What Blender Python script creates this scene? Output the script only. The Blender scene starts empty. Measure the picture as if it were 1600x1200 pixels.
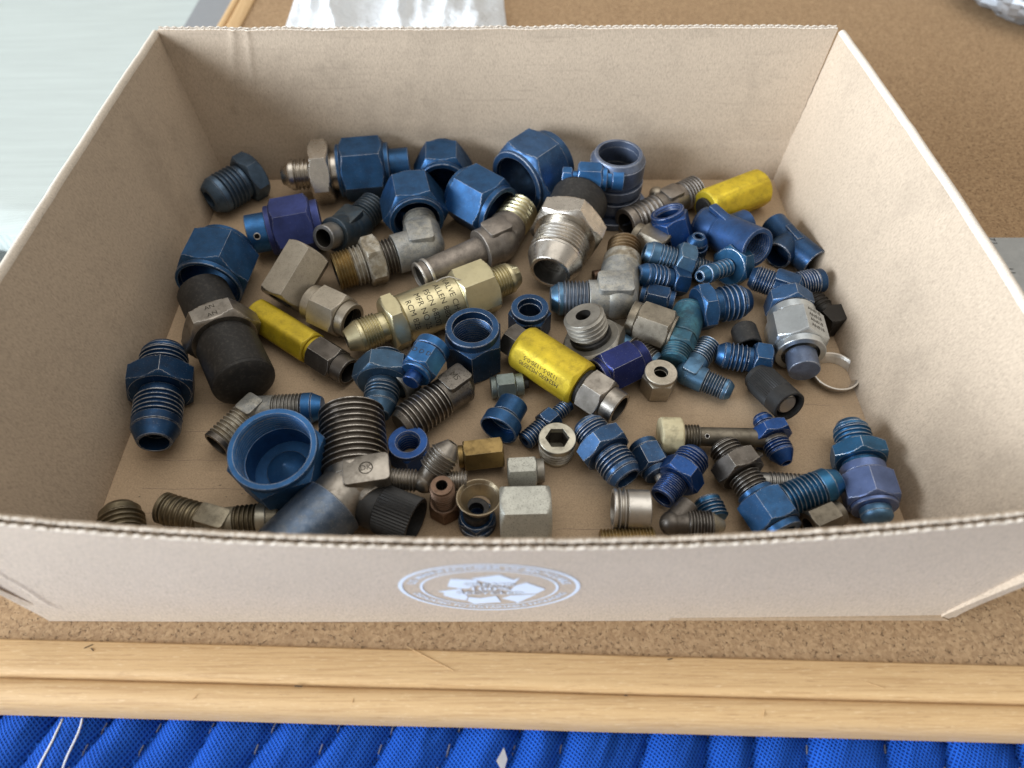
import bpy, bmesh, math, random
from mathutils import Vector, Matrix, noise
random.seed(7)
S = 0.001                       # everything below is measured in millimetres
scene = bpy.context.scene
COL = scene.collection
R = math.radians

# ------------------------------------------------------------------ camera, world, light, exposure
cam_d = bpy.data.cameras.new('camera'); cam = bpy.data.objects.new('camera', cam_d); COL.objects.link(cam)
cam.location = (0, 0, .285); cam.rotation_euler = (R(90 - 52.6), 0, 0)
cam_d.sensor_width = 36; cam_d.lens = 1109 / 1600 * 36; cam_d.clip_start = .005; cam_d.clip_end = 50
cam_d.dof.use_dof = True; cam_d.dof.focus_distance = .345; cam_d.dof.aperture_fstop = 7.0
scene.camera = cam
w = bpy.data.worlds.new('World'); scene.world = w; w.use_nodes = True
w.node_tree.nodes['Background'].inputs[0].default_value = (1, .955, .89, 1)
w.node_tree.nodes['Background'].inputs[1].default_value = .44

def area(name, loc, target, sx, sy, power, col):
    l = bpy.data.lights.new(name, 'AREA'); l.shape = 'RECTANGLE'; l.size = sx; l.size_y = sy; l.energy = power; l.color = col
    o = bpy.data.objects.new(name, l); COL.objects.link(o); o.location = loc
    o.rotation_euler = (Vector(target) - Vector(loc)).to_track_quat('-Z', 'Y').to_euler(); return o
area('window_light', (-3.2, -1.25, 1.05), (0, .25, 0), 3.6, 1.7, 360, (.84, .94, 1.06))
area('overhead_fill', (.25, .75, 2.3), (.1, .35, 0), 2.4, 2.4, 27, (1, .97, .92))  # unseen lamp added overhead to brighten the tray floor
scene.view_settings.view_transform = 'Standard'; scene.view_settings.look = 'None'
scene.view_settings.exposure = 0; scene.view_settings.gamma = 1
scene.cycles.max_bounces = 6; scene.cycles.caustics_reflective = False; scene.cycles.caustics_refractive = False

# ------------------------------------------------------------------ node helpers
def nmat(name):
    m = bpy.data.materials.new(name); m.use_nodes = True; nt = m.node_tree; nt.nodes.clear()
    out = nt.nodes.new('ShaderNodeOutputMaterial'); b = nt.nodes.new('ShaderNodeBsdfPrincipled')
    nt.links.new(b.outputs[0], out.inputs[0]); return m, nt, b
def nd(nt, t, **kw):
    n = nt.nodes.new('ShaderNode' + t)
    for k, v in kw.items():
        if k.startswith('i_'):
            key = k[2:]; key = int(key) if key.isdigit() else key.replace('_', ' ')
            n.inputs[key].default_value = v
        else: setattr(n, k, v)
    return n
def ramp(nt, src, stops):
    r = nt.nodes.new('ShaderNodeValToRGB'); e = r.color_ramp.elements
    while len(e) < len(stops): e.new(.5)
    for i, (p, c) in enumerate(stops):
        e[i].position = p; e[i].color = c if len(c) == 4 else (*c, 1)
    nt.links.new(src, r.inputs[0]); return r.outputs[0]
def gray(v): return (v, v, v, 1)
def mixc(nt, fac, a, b, blend='MIX'):
    m = nt.nodes.new('ShaderNodeMix'); m.data_type = 'RGBA'; m.blend_type = blend
    for s, i in ((fac, 0), (a, 6), (b, 7)):
        if isinstance(s, (int, float)): m.inputs[i].default_value = s
        elif isinstance(s, tuple): m.inputs[i].default_value = s if len(s) == 4 else (*s, 1)
        else: nt.links.new(s, m.inputs[i])
    return m.outputs[2]
def mixv(nt, fac, a, b):
    m = nt.nodes.new('ShaderNodeMix'); m.data_type = 'VECTOR'
    nt.links.new(fac, m.inputs[0]); nt.links.new(a, m.inputs[4]); nt.links.new(b, m.inputs[5]); return m.outputs[1]
def math_(nt, op, a, b=None, c=None, clamp=False):
    m = nt.nodes.new('ShaderNodeMath'); m.operation = op; m.use_clamp = clamp
    for i, s in enumerate((a, b, c)):
        if s is None: continue
        if isinstance(s, (int, float)): m.inputs[i].default_value = s
        else: nt.links.new(s, m.inputs[i])
    return m.outputs[0]
def coords(nt, scale=(1, 1, 1), kind='Object', rot=(0, 0, 0)):
    tc = nt.nodes.new('ShaderNodeTexCoord'); mp = nt.nodes.new('ShaderNodeMapping')
    mp.inputs['Scale'].default_value = scale; mp.inputs['Rotation'].default_value = rot
    nt.links.new(tc.outputs[kind], mp.inputs[0]); return mp.outputs[0]
def noi(nt, vec, scale, detail=3, rough=.55):
    n = nd(nt, 'TexNoise', i_Scale=scale, i_Detail=detail, i_Roughness=rough); nt.links.new(vec, n.inputs['Vector']); return n.outputs[0]
def voro(nt, vec, scale, feature='F1', out=0):
    n = nd(nt, 'TexVoronoi', i_Scale=scale, feature=feature); nt.links.new(vec, n.inputs['Vector']); return n.outputs[out]
def bump(nt, h, strength, dist, normal=None):
    b = nd(nt, 'Bump', i_Strength=strength, i_Distance=dist); nt.links.new(h, b.inputs['Height'])
    if normal is not None: nt.links.new(normal, b.inputs['Normal'])
    return b.outputs[0]

# ------------------------------------------------------------------ materials
def metal(name, col, rough=.36, metallic=.8, wear=.6, wearcol=(.62, .60, .58), grime=.3, grimecol=(.03, .022, .016), speck=0, speckcol=(.05, .045, .04), var=.35, mottle=None):
    m, nt, b = nmat(name); v = coords(nt)
    bev = nd(nt, 'Bevel', samples=4, i_Radius=.00033); geo = nd(nt, 'NewGeometry')
    d = nd(nt, 'VectorMath', operation='DOT_PRODUCT'); nt.links.new(bev.outputs[0], d.inputs[0]); nt.links.new(geo.outputs['Normal'], d.inputs[1])
    edge = math_(nt, 'MULTIPLY', math_(nt, 'SUBTRACT', 1, d.outputs['Value']), 30, clamp=True)
    n1 = noi(nt, v, 420, 4, .65); n2 = noi(nt, v, 90, 3); n3 = noi(nt, v, 1500, 2)
    thr = nd(nt, 'Attribute', attribute_name='threaded').outputs['Fac']; crest = nd(nt, 'Attribute', attribute_name='crest').outputs['Fac']
    nm = mixv(nt, thr, bev.outputs[0], geo.outputs['Normal'])
    edge = math_(nt, 'MAXIMUM', math_(nt, 'MULTIPLY', edge, math_(nt, 'SUBTRACT', 1, thr)), math_(nt, 'MULTIPLY', crest, .8))
    edge = math_(nt, 'MULTIPLY', edge, ramp(nt, n1, [(.34, gray(.15)), (.52, gray(1))]))
    edge = math_(nt, 'MULTIPLY', edge, wear * 1.35, clamp=True)
    c = mixc(nt, ramp(nt, n2, [(.3, gray(0)), (.7, gray(1))]), tuple(x * (1 - var) for x in col), tuple(min(1, x * (1 + var * .6)) for x in col))
    if mottle:
        c = mixc(nt, ramp(nt, noi(nt, v, 160, 5, .7), [(.45, gray(0)), (.6, gray(1))]), c, mottle)
    sv = coords(nt, (1, 1, .12), rot=(.5, .4, .3)); scr = ramp(nt, noi(nt, sv, 2400, 2, .5), [(.66, gray(0)), (.74, gray(1))])
    c = mixc(nt, math_(nt, 'MULTIPLY', scr, .35 * wear), c, wearcol)
    g = ramp(nt, noi(nt, v, 230, 5, .7), [(.48, gray(0)), (.72, gray(1))])
    c = mixc(nt, math_(nt, 'MULTIPLY', g, grime), c, grimecol)
    if speck:
        s = ramp(nt, noi(nt, v, 1700, 2, .6), [(.56, gray(0)), (.64, gray(1))])
        c = mixc(nt, math_(nt, 'MULTIPLY', s, speck), c, speckcol)
    c = mixc(nt, edge, c, wearcol)
    nt.links.new(c, b.inputs['Base Color']); b.inputs['Metallic'].default_value = metallic
    rr = math_(nt, 'ADD', math_(nt, 'MULTIPLY', n1, .22), rough - .10); nt.links.new(math_(nt, 'ADD', rr, math_(nt, 'MULTIPLY', g, .15)), b.inputs['Roughness'])
    nt.links.new(bump(nt, n3, .18, .00006, nm), b.inputs['Normal']); return m
def plain(name, col, rough, spec=.5, bscale=900, bstr=.2, var=.25, dust=0):
    m, nt, b = nmat(name); v = coords(nt); n2 = noi(nt, v, 150, 5, .65)
    c = mixc(nt, n2, tuple(x * (1 - var) for x in col), tuple(min(1, x * (1 + var)) for x in col))
    if dust: c = mixc(nt, math_(nt, 'MULTIPLY', ramp(nt, noi(nt, v, 520, 5, .75), [(.5, gray(0)), (.75, gray(1))]), dust), c, (.35, .31, .26))
    nt.links.new(c, b.inputs['Base Color']); b.inputs['Roughness'].default_value = rough; b.inputs['Specular IOR Level'].default_value = spec
    nt.links.new(bump(nt, noi(nt, v, bscale, 3), bstr, .0001), b.inputs['Normal']); return m
AL = (.66, .66, .66)
M = {}
M['blue'] = metal('anodised_blue', (.024, .091, .215), .36, .72, .55, AL)
M['bluew'] = metal('anodised_blue_worn', (.038, .098, .21), .40, .70, 1.0, AL, .3)
M['blueworn'] = metal('anodised_blue_scuffed', (.10, .14, .205), .36, .85, 1.3, AL, .3, (.26, .24, .18), mottle=(.13, .165, .22))
M['capblue'] = metal('anodised_matte_blue', (.034, .135, .33), .48, .6, .5, AL, .15)
M['dblue'] = metal('anodised_dark_blue', (.017, .060, .145), .38, .70, .85, AL, .35)
M['royal'] = metal('anodised_royal_blue', (.014, .066, .235), .34, .70, .5, AL, .2)
M['royal2'] = metal('anodised_royal_matte', (.027, .078, .205), .45, .6, .35, AL, .3)
M['indigo'] = metal('anodised_indigo', (.015, .025, .125), .36, .7, .6, AL, .2)
M['purple'] = metal('anodised_purple_blue', (.040, .060, .215), .46, .55, .25, AL, .15)
M['lilac'] = metal('anodised_lilac', (.13, .185, .37), .36, .75, .5, AL, .2)
M['sky'] = metal('anodised_sky_blue', (.035, .15, .37), .34, .72, .6, AL, .2)
M['teal'] = metal('stained_teal', (.035, .12, .18), .52, .45, .3, (.4, .4, .36), .5, (.05, .045, .03), mottle=(.06, .19, .25))
M['teal2'] = metal('anodised_turquoise', (.03, .125, .255), .34, .72, .7, AL, .25)
M['tealb'] = metal('anodised_blue_green', (.03, .15, .30), .34, .75, .6, AL, .3)
M['steelblue'] = metal('anodised_steel_blue', (.085, .18, .29), .38, .7, .6, AL, .3)
M['bluethread'] = metal('anodised_worn_thread', (.06, .11, .17), .38, .75, .8, AL, .45)
M['slate'] = metal('anodised_slate_blue', (.045, .10, .17), .40, .65, .6, AL, .25)
M['greyblue'] = metal('anodised_grey_blue', (.135, .17, .25), .40, .7, .6, AL, .35, (.03, .03, .05))
M['navy'] = metal('blued_steel', (.085, .135, .20), .42, .7, .35, (.3, .3, .32), .3)
M['navy2'] = metal('blued_elbow', (.042, .068, .092), .45, .6, .35, (.35, .35, .35), .3, mottle=(.06, .075, .085))
M['ss'] = metal('stainless_steel', (.58, .54, .48), .27, 1, .3, (.85, .82, .78), .2, (.12, .10, .08), var=.12)
M['steel'] = metal('plain_steel', (.34, .31, .27), .36, .95, .7, (.75, .72, .67), .5, (.06, .045, .03))
M['steel2'] = metal('grey_steel', (.33, .32, .30), .40, .9, .6, (.7, .68, .64), .4)
M['dsteel'] = metal('dark_steel', (.13, .115, .10), .40, .9, .8, (.55, .52, .47), .4)
M['dsteelb'] = metal('brown_steel', (.20, .175, .135), .42, .85, .5, (.55, .5, .42), .4)
M['dsteel2'] = metal('oily_thread_steel', (.16, .14, .12), .36, .9, 1, (.70, .66, .6), .55, (.04, .028, .018))
M['cast'] = metal('cast_steel', (.20, .18, .155), .44, .9, .6, (.6, .57, .52), .4, speck=.7, speckcol=(.04, .034, .03))
M['zinc'] = metal('weathered_zinc', (.36, .36, .34), .50, .65, .3, (.55, .53, .48), .4, (.10, .085, .06), speck=.5, speckcol=(.10, .13, .17), mottle=(.44, .42, .36))
M['zincblue'] = metal('zinc_blue_thread', (.20, .24, .30), .38, .85, .6, (.55, .53, .5), .5)
M['zincd'] = metal('grey_zinc', (.32, .30, .26), .46, .75, .5, (.6, .57, .5), .3)
M['zincb'] = metal('bright_zinc', (.52, .56, .58), .30, .9, .5, (.8, .8, .78), .25, (.12, .10, .08), var=.15)
M['zincs'] = metal('speckled_zinc', (.52, .52, .46), .48, .6, .3, (.7, .68, .62), .12, speck=.55, speckcol=(.15, .14, .12), var=.15)
M['warm'] = metal('warm_plated_steel', (.46, .41, .33), .40, .8, .6, (.72, .68, .6), .3, (.14, .11, .08), speck=.25, var=.15)
M['warmd'] = metal('tarnished_plating', (.27, .235, .18), .42, .8, .6, (.6, .55, .47), .35, speck=.2)
M['browngrey'] = metal('brown_grey_plating', (.27, .235, .20), .46, .75, .45, (.6, .56, .5), .3, speck=.2)
M['cad'] = metal('gold_cadmium', (.60, .54, .34), .32, .92, .3, (.75, .72, .6), .22, (.30, .22, .08), var=.12)
M['cadw'] = metal('pale_cadmium', (.50, .47, .38), .36, .85, .5, (.72, .7, .62), .35, (.09, .075, .05))
M['tape'] = metal('taped_dirty_thread', (.34, .29, .21), .5, .6, .5, (.7, .66, .58), .75, (.07, .05, .03), mottle=(.50, .47, .40))
M['brass'] = metal('dull_brass', (.32, .22, .085), .42, .85, .4, (.62, .5, .28), .45, (.07, .045, .02))
M['brassy'] = metal('brassy_steel', (.36, .29, .19), .36, .9, .5, (.65, .58, .46), .3)
M['brown'] = metal('brown_tarnish', (.24, .155, .075), .46, .8, .4, (.5, .4, .28), .45)
M['copper'] = metal('brown_copper', (.20, .125, .085), .44, .8, .5, (.45, .33, .25), .45)
M['bronze'] = metal('tarnished_bronze', (.20, .165, .105), .42, .85, .5, (.5, .43, .32), .4)
M['bronze2'] = metal('beige_bronze', (.34, .30, .22), .46, .7, .5, (.55, .5, .4), .35, speck=.3)
M['alu'] = metal('bare_aluminium', (.62, .59, .54), .36, .92, .3, (.85, .83, .8), .25, (.2, .16, .12), var=.12)
M['greygreen'] = metal('grey_green_plating', (.21, .25, .235), .42, .75, .5, (.55, .55, .5), .25)
M['yellow'] = metal('yellow_anodised', (.62, .46, .025), .44, .45, .35, (.78, .68, .3), .5, (.20, .14, .02), var=.2, speck=.15, speckcol=(.12, .09, .03))
M['cream'] = metal('cream_paint', (.60, .53, .33), .6, .0, .3, (.3, .27, .2), .5, (.07, .06, .045), var=.1)
M['blackm'] = metal('black_oxide', (.022, .020, .018), .42, .5, .3, (.16, .15, .14), .2)
M['rubber'] = plain('black_rubber', (.018, .017, .016), .55, .35, 700, .3, .3, .12)
M['plastic'] = plain('black_plastic', (.020, .020, .020), .48, .4, 900, .15, .2, .06)
M['ink'] = plain('stamped_mark', (.045, .038, .028), .7, .2)
M['hole'] = plain('hole_shade', (.008, .007, .006), .8, .1)  # near-black colour standing in for the shade inside small holes
def cardboard(name, col, lines=0, fib=1.0):
    m, nt, b = nmat(name); v = coords(nt); vf = coords(nt, (1, 1, .35), rot=(.6, .5, .3))
    n = noi(nt, vf, 1500, 4, .68); n2 = noi(nt, v, 28, 4); n4 = noi(nt, v, 2600, 2)
    c = mixc(nt, n2, tuple(x * .90 for x in col), tuple(min(1, x * 1.08) for x in col))
    c = mixc(nt, ramp(nt, n, [(.32, gray(.75)), (.50, gray(0))]), c, tuple(x * .68 for x in col))
    c = mixc(nt, ramp(nt, n, [(.54, gray(0)), (.70, gray(.6))]), c, tuple(min(1, x * 1.28) for x in col))
    sp = ramp(nt, noi(nt, v, 620, 2, .5), [(.70, gray(0)), (.76, gray(1))])
    c = mixc(nt, math_(nt, 'MULTIPLY', sp, .30), c, tuple(x * .40 for x in col))
    if lines:       # dirty scuffs and faint flute show-through
        ws = coords(nt, (1, .10, 1) if lines == 'y' else (.06, 1, 1)); st = ramp(nt, noi(nt, ws, 330, 3, .6), [(.60, gray(0)), (.74, gray(1))])
        c = mixc(nt, math_(nt, 'MULTIPLY', st, .30), c, tuple(x * .55 for x in col))
        big = ramp(nt, noi(nt, v, 16, 5, .7), [(.52, gray(0)), (.72, gray(1))]); c = mixc(nt, math_(nt, 'MULTIPLY', big, .42), c, tuple(x * .5 for x in col))
    nt.links.new(c, b.inputs['Base Color']); b.inputs['Roughness'].default_value = .82; b.inputs['Specular IOR Level'].default_value = .25
    h = math_(nt, 'ADD', n, math_(nt, 'MULTIPLY', n4, .5))
    nt.links.new(bump(nt, h, .35 * fib, .00018), b.inputs['Normal']); return m
M['card_in'] = cardboard('kraft_board_inside', (.49, .39, .29), 'x')
M['card_floor'] = cardboard('kraft_board_floor', (.455, .335, .22), 'x')
M['card_out'] = cardboard('kraft_board_outside', (.545, .445, .345), 0, 1.3)
M['flute'] = cardboard('kraft_flute', (.38, .29, .215), 0)
M['card_edge'] = cardboard('torn_and_lit_board_edge', (.66, .58, .485), 0, 1.6)  # torn liner edges; also side walls, paled for window light
M['bore'] = metal('shaded_bore', (.10, .092, .082), .46, .85, .3, (.4, .38, .35), .4)  # shade inside the bores, put into a darker metal colour
M['print'] = plain('white_blue_print', (.72, .79, .88), .7, .3, 1200, .3, .08)
def cork():
    m, nt, b = nmat('cork'); v = coords(nt)
    vd = nd(nt, 'TexVoronoi', i_Scale=800, feature='F1'); nt.links.new(v, vd.inputs['Vector'])
    sep = nd(nt, 'SeparateColor'); nt.links.new(vd.outputs['Color'], sep.inputs[0])
    c = mixc(nt, sep.outputs[0], (.305, .192, .102), (.435, .288, .158))
    n = noi(nt, v, 520, 4, .6); c = mixc(nt, ramp(nt, n, [(.35, gray(.5)), (.5, gray(0))]), c, (.26, .155, .08))
    wob = mixc(nt, .0022, v, nd(nt, 'TexNoise', i_Scale=700).outputs[1])
    e = voro(nt, wob, 620, 'DISTANCE_TO_EDGE'); p = noi(nt, v, 560, 3, .6)
    pit = math_(nt, 'MULTIPLY', ramp(nt, e, [(.0, gray(1)), (.10, gray(0))]), ramp(nt, p, [(.54, gray(0)), (.62, gray(1))]))
    c = mixc(nt, math_(nt, 'MULTIPLY', pit, .75), c, (.045, .022, .010))
    nt.links.new(c, b.inputs['Base Color']); b.inputs['Roughness'].default_value = .8; b.inputs['Specular IOR Level'].default_value = .25
    h = math_(nt, 'SUBTRACT', math_(nt, 'MULTIPLY', n, .6), pit); nt.links.new(bump(nt, h, .7, .0005), b.inputs['Normal']); return m
M['cork'] = cork()
def wood(axis):
    m, nt, b = nmat('pale_oak_' + axis); sc = (.022, 1, 1) if axis == 'x' else (1, .022, 1)
    v = coords(nt, sc); v0 = coords(nt)
    vp = coords(nt, (.07, 1, 1) if axis == 'x' else (1, .07, 1))
    n = noi(nt, v, 1100, 5, .65); n2 = noi(nt, v, 140, 4, .6); n3 = noi(nt, vp, 3000, 3, .6); n5 = noi(nt, vp, 1300, 4, .7)
    c = mixc(nt, n2, (.50, .315, .145), (.62, .415, .21))
    c = mixc(nt, ramp(nt, n, [(.36, gray(.6)), (.52, gray(0))]), c, (.38, .22, .095))
    c = mixc(nt, ramp(nt, n5, [(.30, gray(.7)), (.42, gray(0))]), c, (.33, .19, .085))
    c = mixc(nt, ramp(nt, n3, [(.60, gray(0)), (.70, gray(.7))]), c, (.74, .55, .33))
    d = ramp(nt, noi(nt, v0, 120, 5, .75), [(.66, gray(0)), (.78, gray(1))]); c = mixc(nt, math_(nt, 'MULTIPLY', d, .4), c, (.22, .14, .08))
    nt.links.new(c, b.inputs['Base Color']); b.inputs['Roughness'].default_value = .62; b.inputs['Specular IOR Level'].default_value = .3
    nt.links.new(bump(nt, math_(nt, 'ADD', n, n3), .25, .0002), b.inputs['Normal']); return m
M['wood_x'] = wood('x'); M['wood_y'] = wood('y')
def cloth_blue():
    m, nt, b = nmat('quilted_blue_cloth'); h = None
    for ang in (.55, -.75):
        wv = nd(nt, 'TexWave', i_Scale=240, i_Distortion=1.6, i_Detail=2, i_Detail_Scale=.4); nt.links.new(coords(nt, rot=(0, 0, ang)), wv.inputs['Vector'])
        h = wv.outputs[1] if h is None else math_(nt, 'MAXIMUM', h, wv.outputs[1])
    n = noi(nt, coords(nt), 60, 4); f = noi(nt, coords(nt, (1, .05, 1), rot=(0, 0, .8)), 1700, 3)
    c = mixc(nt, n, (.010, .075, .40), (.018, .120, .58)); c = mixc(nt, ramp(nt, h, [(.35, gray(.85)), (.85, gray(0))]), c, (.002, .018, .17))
    c = mixc(nt, ramp(nt, f, [(.70, gray(0)), (.78, gray(.5))]), c, (.12, .28, .75))
    nt.links.new(c, b.inputs['Base Color']); b.inputs['Roughness'].default_value = .85; b.inputs['Specular IOR Level'].default_value = .12
    nt.links.new(bump(nt, h, .9, .0007), b.inputs['Normal']); return m
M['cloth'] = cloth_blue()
M['thread'] = plain('white_thread', (.80, .80, .78), .7)
M['dthread'] = plain('grey_thread', (.16, .16, .18), .8)
def sling(name, col):
    m, nt, b = nmat(name); v = coords(nt); wv = nd(nt, 'TexWave', i_Scale=150, i_Distortion=.6, i_Detail=2); wv.bands_direction = 'Y'; nt.links.new(v, wv.inputs['Vector'])
    n = noi(nt, coords(nt, (.05, 1, 1), rot=(0, 0, .12)), 190, 5, .7); c = mixc(nt, n, tuple(x * .66 for x in col), tuple(min(1, x * 1.15) for x in col))
    c = mixc(nt, math_(nt, 'MULTIPLY', wv.outputs[1], .40), c, tuple(x * .7 for x in col))
    nt.links.new(c, b.inputs['Base Color']); b.inputs['Roughness'].default_value = .8
    nt.links.new(bump(nt, wv.outputs[1], .3, .001), b.inputs['Normal']); return m
M['sling'] = sling('pale_aqua_mesh', (.56, .61, .57)); M['sling2'] = sling('pale_grey_mesh', (.36, .38, .345))
M['grey'] = plain('grey_slab', (.27, .28, .29), .5, .4, 200, .1, .1)
M['ground'] = plain('grey_floor', (.30, .29, .27), .8)
M['rulersteel'] = metal('ruler_steel', (.50, .51, .50), .34, .95, .1, (.7, .7, .7), .2, (.2, .19, .17), var=.08)
M['rulerink'] = plain('ruler_mark', (.03, .03, .03), .6)
def bagm(name, col, rough, tr):
    m, nt, b = nmat(name); b.inputs['Base Color'].default_value = (*col, 1); b.inputs['Roughness'].default_value = rough
    b.inputs['Transmission Weight'].default_value = tr; b.inputs['IOR'].default_value = 1.2; b.inputs['Specular IOR Level'].default_value = .6
    v = coords(nt); nt.links.new(bump(nt, noi(nt, v, 60, 6, .7), .9, .006), b.inputs['Normal']); return m
M['bag'] = bagm('white_plastic_film', (.93, .96, .98), .25, .12); M['silver'] = metal('crinkled_silver_wrap', (.46, .48, .50), .42, .45, 0, AL, .2, (.3, .3, .3), var=.25)

# ------------------------------------------------------------------ mesh helpers
def link_mesh(name, verts, faces, mat, parent=None, org=(0, 0, 0), smooth=35):
    me = bpy.data.meshes.new(name); o3 = Vector(org)
    me.from_pydata([tuple((Vector(v) - o3) * S) for v in verts], [], faces)
    bm = bmesh.new(); bm.from_mesh(me); bmesh.ops.recalc_face_normals(bm, faces=bm.faces); bm.to_mesh(me); bm.free()
    if smooth:
        me.polygons.foreach_set('use_smooth', [True] * len(me.polygons)); me.set_sharp_from_angle(angle=R(smooth))
    me.materials.append(M[mat]); o = bpy.data.objects.new(name, me); COL.objects.link(o)
    if parent is not None: o.parent = parent
    else: o.location = o3 * S
    return o
def tag(o, label, cat, group=None):
    o['label'] = label; o['category'] = cat
    if group: o['group'] = group
    return o
def empty(name, loc):
    o = bpy.data.objects.new(name, None); o.empty_display_size = .01; COL.objects.link(o); o.location = Vector(loc) * S; return o
def struct(o): o['kind'] = 'structure'; return o
def grid(fn, nu, nv, closed_u=False):
    V = [fn(i / nu, j / nv) for j in range(nv + 1) for i in range(nu + (0 if closed_u else 1))]
    n = nu if closed_u else nu + 1; Fc = []
    for j in range(nv):
        for i in range(nu):
            a, b_ = j * n + i, j * n + (i + 1) % n; Fc.append((a, b_, b_ + n, a + n))
    return V, Fc
def solid(fa, fb, nu, nv):      # two grids sewn round their border
    Va, Fa = grid(fa, nu, nv); Vb, Fb = grid(fb, nu, nv); k = len(Va); n = nu + 1
    Fc = Fa + [tuple(x + k for x in f[::-1]) for f in Fb]
    for i in range(nu): Fc += [(i, i + 1, i + 1 + k, i + k), (nv * n + i, nv * n + i + 1, nv * n + i + 1 + k, nv * n + i + k)]
    for j in range(nv): Fc += [(j * n, j * n + n, j * n + n + k, j * n + k), (j * n + nu, j * n + n + nu, j * n + n + nu + k, j * n + nu + k)]
    return Va + Vb, Fc
def boxvf(x0, x1, y0, y1, z0, z1):
    return [(x0, y0, z0), (x1, y0, z0), (x1, y1, z0), (x0, y1, z0), (x0, y0, z1), (x1, y0, z1), (x1, y1, z1), (x0, y1, z1)], [(0, 3, 2, 1), (4, 5, 6, 7), (0, 1, 5, 4), (1, 2, 6, 5), (2, 3, 7, 6), (3, 0, 4, 7)]
def tube(pts, r, n=8):
    V = []; Fc = []
    for i, p in enumerate(pts):
        p = Vector(p); d = (Vector(pts[min(i + 1, len(pts) - 1)]) - Vector(pts[max(i - 1, 0)])).normalized()
        a = d.cross(Vector((0, 0, 1))); a = a.normalized() if a.length > .01 else Vector((1, 0, 0)); b_ = d.cross(a)
        V += [p + (a * math.cos(t) + b_ * math.sin(t)) * r for t in [2 * math.pi * k / n for k in range(n)]]
    for i in range(len(pts) - 1):
        for k in range(n): Fc.append((i * n + k, i * n + (k + 1) % n, (i + 1) * n + (k + 1) % n, (i + 1) * n + k))
    Fc += [tuple(range(n))[::-1], tuple(range((len(pts) - 1) * n, len(pts) * n))]
    return V, Fc
def lerp(a, b, t): return a + (b - a) * t
_tc = {}
def text_mesh(s, size, align='CENTER', bold=.0):     # flat lettering in its own xy plane, subdivided so it can be wrapped
    if (s, size, bold) in _tc: return _tc[s, size, bold]
    cu = bpy.data.curves.new('lettering', 'FONT'); cu.body = s; cu.size = size * S * 1.35; cu.align_x = align; cu.align_y = 'CENTER'; cu.resolution_u = 3; cu.offset = size * S * bold
    o = bpy.data.objects.new('lettering', cu); COL.objects.link(o)
    me = bpy.data.meshes.new_from_object(o.evaluated_get(bpy.context.evaluated_depsgraph_get()))
    V = [tuple(v.co / S) for v in me.vertices]; Fc = [tuple(p.vertices) for p in me.polygons]
    bpy.data.objects.remove(o); bpy.data.meshes.remove(me); bpy.data.curves.remove(cu)
    _tc[s, size, bold] = (V, Fc); return V, Fc

# ------------------------------------------------------------------ the setting: slab, floor, cork board
struct(link_mesh('ground', *boxvf(-3000, 3000, -2500, 4000, -520, -500), 'ground', smooth=0))
struct(link_mesh('table_slab', *boxvf(-304, 900, -300, 1200, -58, -36), 'grey', smooth=0))
EX = Vector((1, -.0257, 0)).normalized(); EN = Vector((-.0257, -1, 0)).normalized(); O0 = Vector((0, 86.2, 0))
def bd(d, s): return O0 + EN * d + EX * s       # board frame: d outward from the front cork edge, s along it
board = empty('cork_board', (0, 300, -10)); tag(board, 'cork board with a pale wooden frame lying under the tray', 'cork board')
BO = (0, 300, -10)
def cork_fn(z): return lambda u, v: tuple(bd(lerp(1, -1000, v), lerp(-238, 700, u)) + Vector((0, 0, z)))
link_mesh('cork_sheet', *solid(cork_fn(-3.2), cork_fn(-9), 2, 2), 'cork', board, BO, 0)
prof = [(0, -9), (0, -2.6), (.5, -2.1), (2, -1.9), (10.6, -1.8), (12.0, -2.2), (13.1, -3.2), (13.7, -4.3), (14.2, -5.2), (14.5, -5.2), (14.7, -3.9), (15.4, -3.4), (17, -3.2), (19.5, -3.6), (21.6, -4.6), (23.2, -6.4), (24.2, -9), (24.6, -13), (24.6, -19), (0, -19)]
def rail(fn, n):
    V = []; Fc = []; k = len(prof)
    for i in range(n + 1): V += [fn(i / n, d, z) for d, z in prof]
    for i in range(n):
        for j in range(k): Fc.append((i * k + j, i * k + (j + 1) % k, (i + 1) * k + (j + 1) % k, (i + 1) * k + j))
    Fc += [tuple(range(k)), tuple(range(n * k, (n + 1) * k))[::-1]]; return V, Fc
def wob(a, b): return .25 * noise.noise(Vector((a * .02, b, 3.1)))
link_mesh('frame_rail', *rail(lambda t, d, z: tuple(bd(d + wob(t * 900, 0), lerp(-238 - d * 1.0, 700, t)) + Vector((0, 0, z + wob(t * 900, 5)))), 60), 'wood_x', board, BO, 30)
link_mesh('frame_rail', *rail(lambda t, d, z: tuple(bd(lerp(d - .02, -1000, t), -238 - d) + Vector((0, 0, z))), 12), 'wood_y', board, BO, 30)
for (s, d, l, a, wd) in ((-32, 3.5, 21, -.42, .5), (62, 1.2, 2.0, .2, .7), (-82, 14.6, 3.0, 0, .8), (-168, 2.2, 3.2, .5, .6), (-166, 3.4, 1.6, -.6, .6), (44, 14.7, 1.4, 0, .7), (140, 9, 6.5, -.3, .4), (-120, 18.5, 5.5, .9, .5), (96, 19, 5.5, 1.2, .5), (18, 6.5, 5.2, .15, .35), (-60, 17.5, 5.1, 1.4, .4)):   # dents and specks on the rail
    c = bd(d, s); p = [tuple(c + EX * (l * (t - .5) * math.cos(a)) - EN * (l * (t - .5) * math.sin(a)) + Vector((0, 0, -1.78 if d < 12 else -3.3 if d < 17 else -3.5))) for t in (0, .3, .6, 1)]
    link_mesh('rail_scratch', *tube(p, wd * .28, 6), 'wood_y' if l > 5 else 'ink', board, BO)

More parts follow.
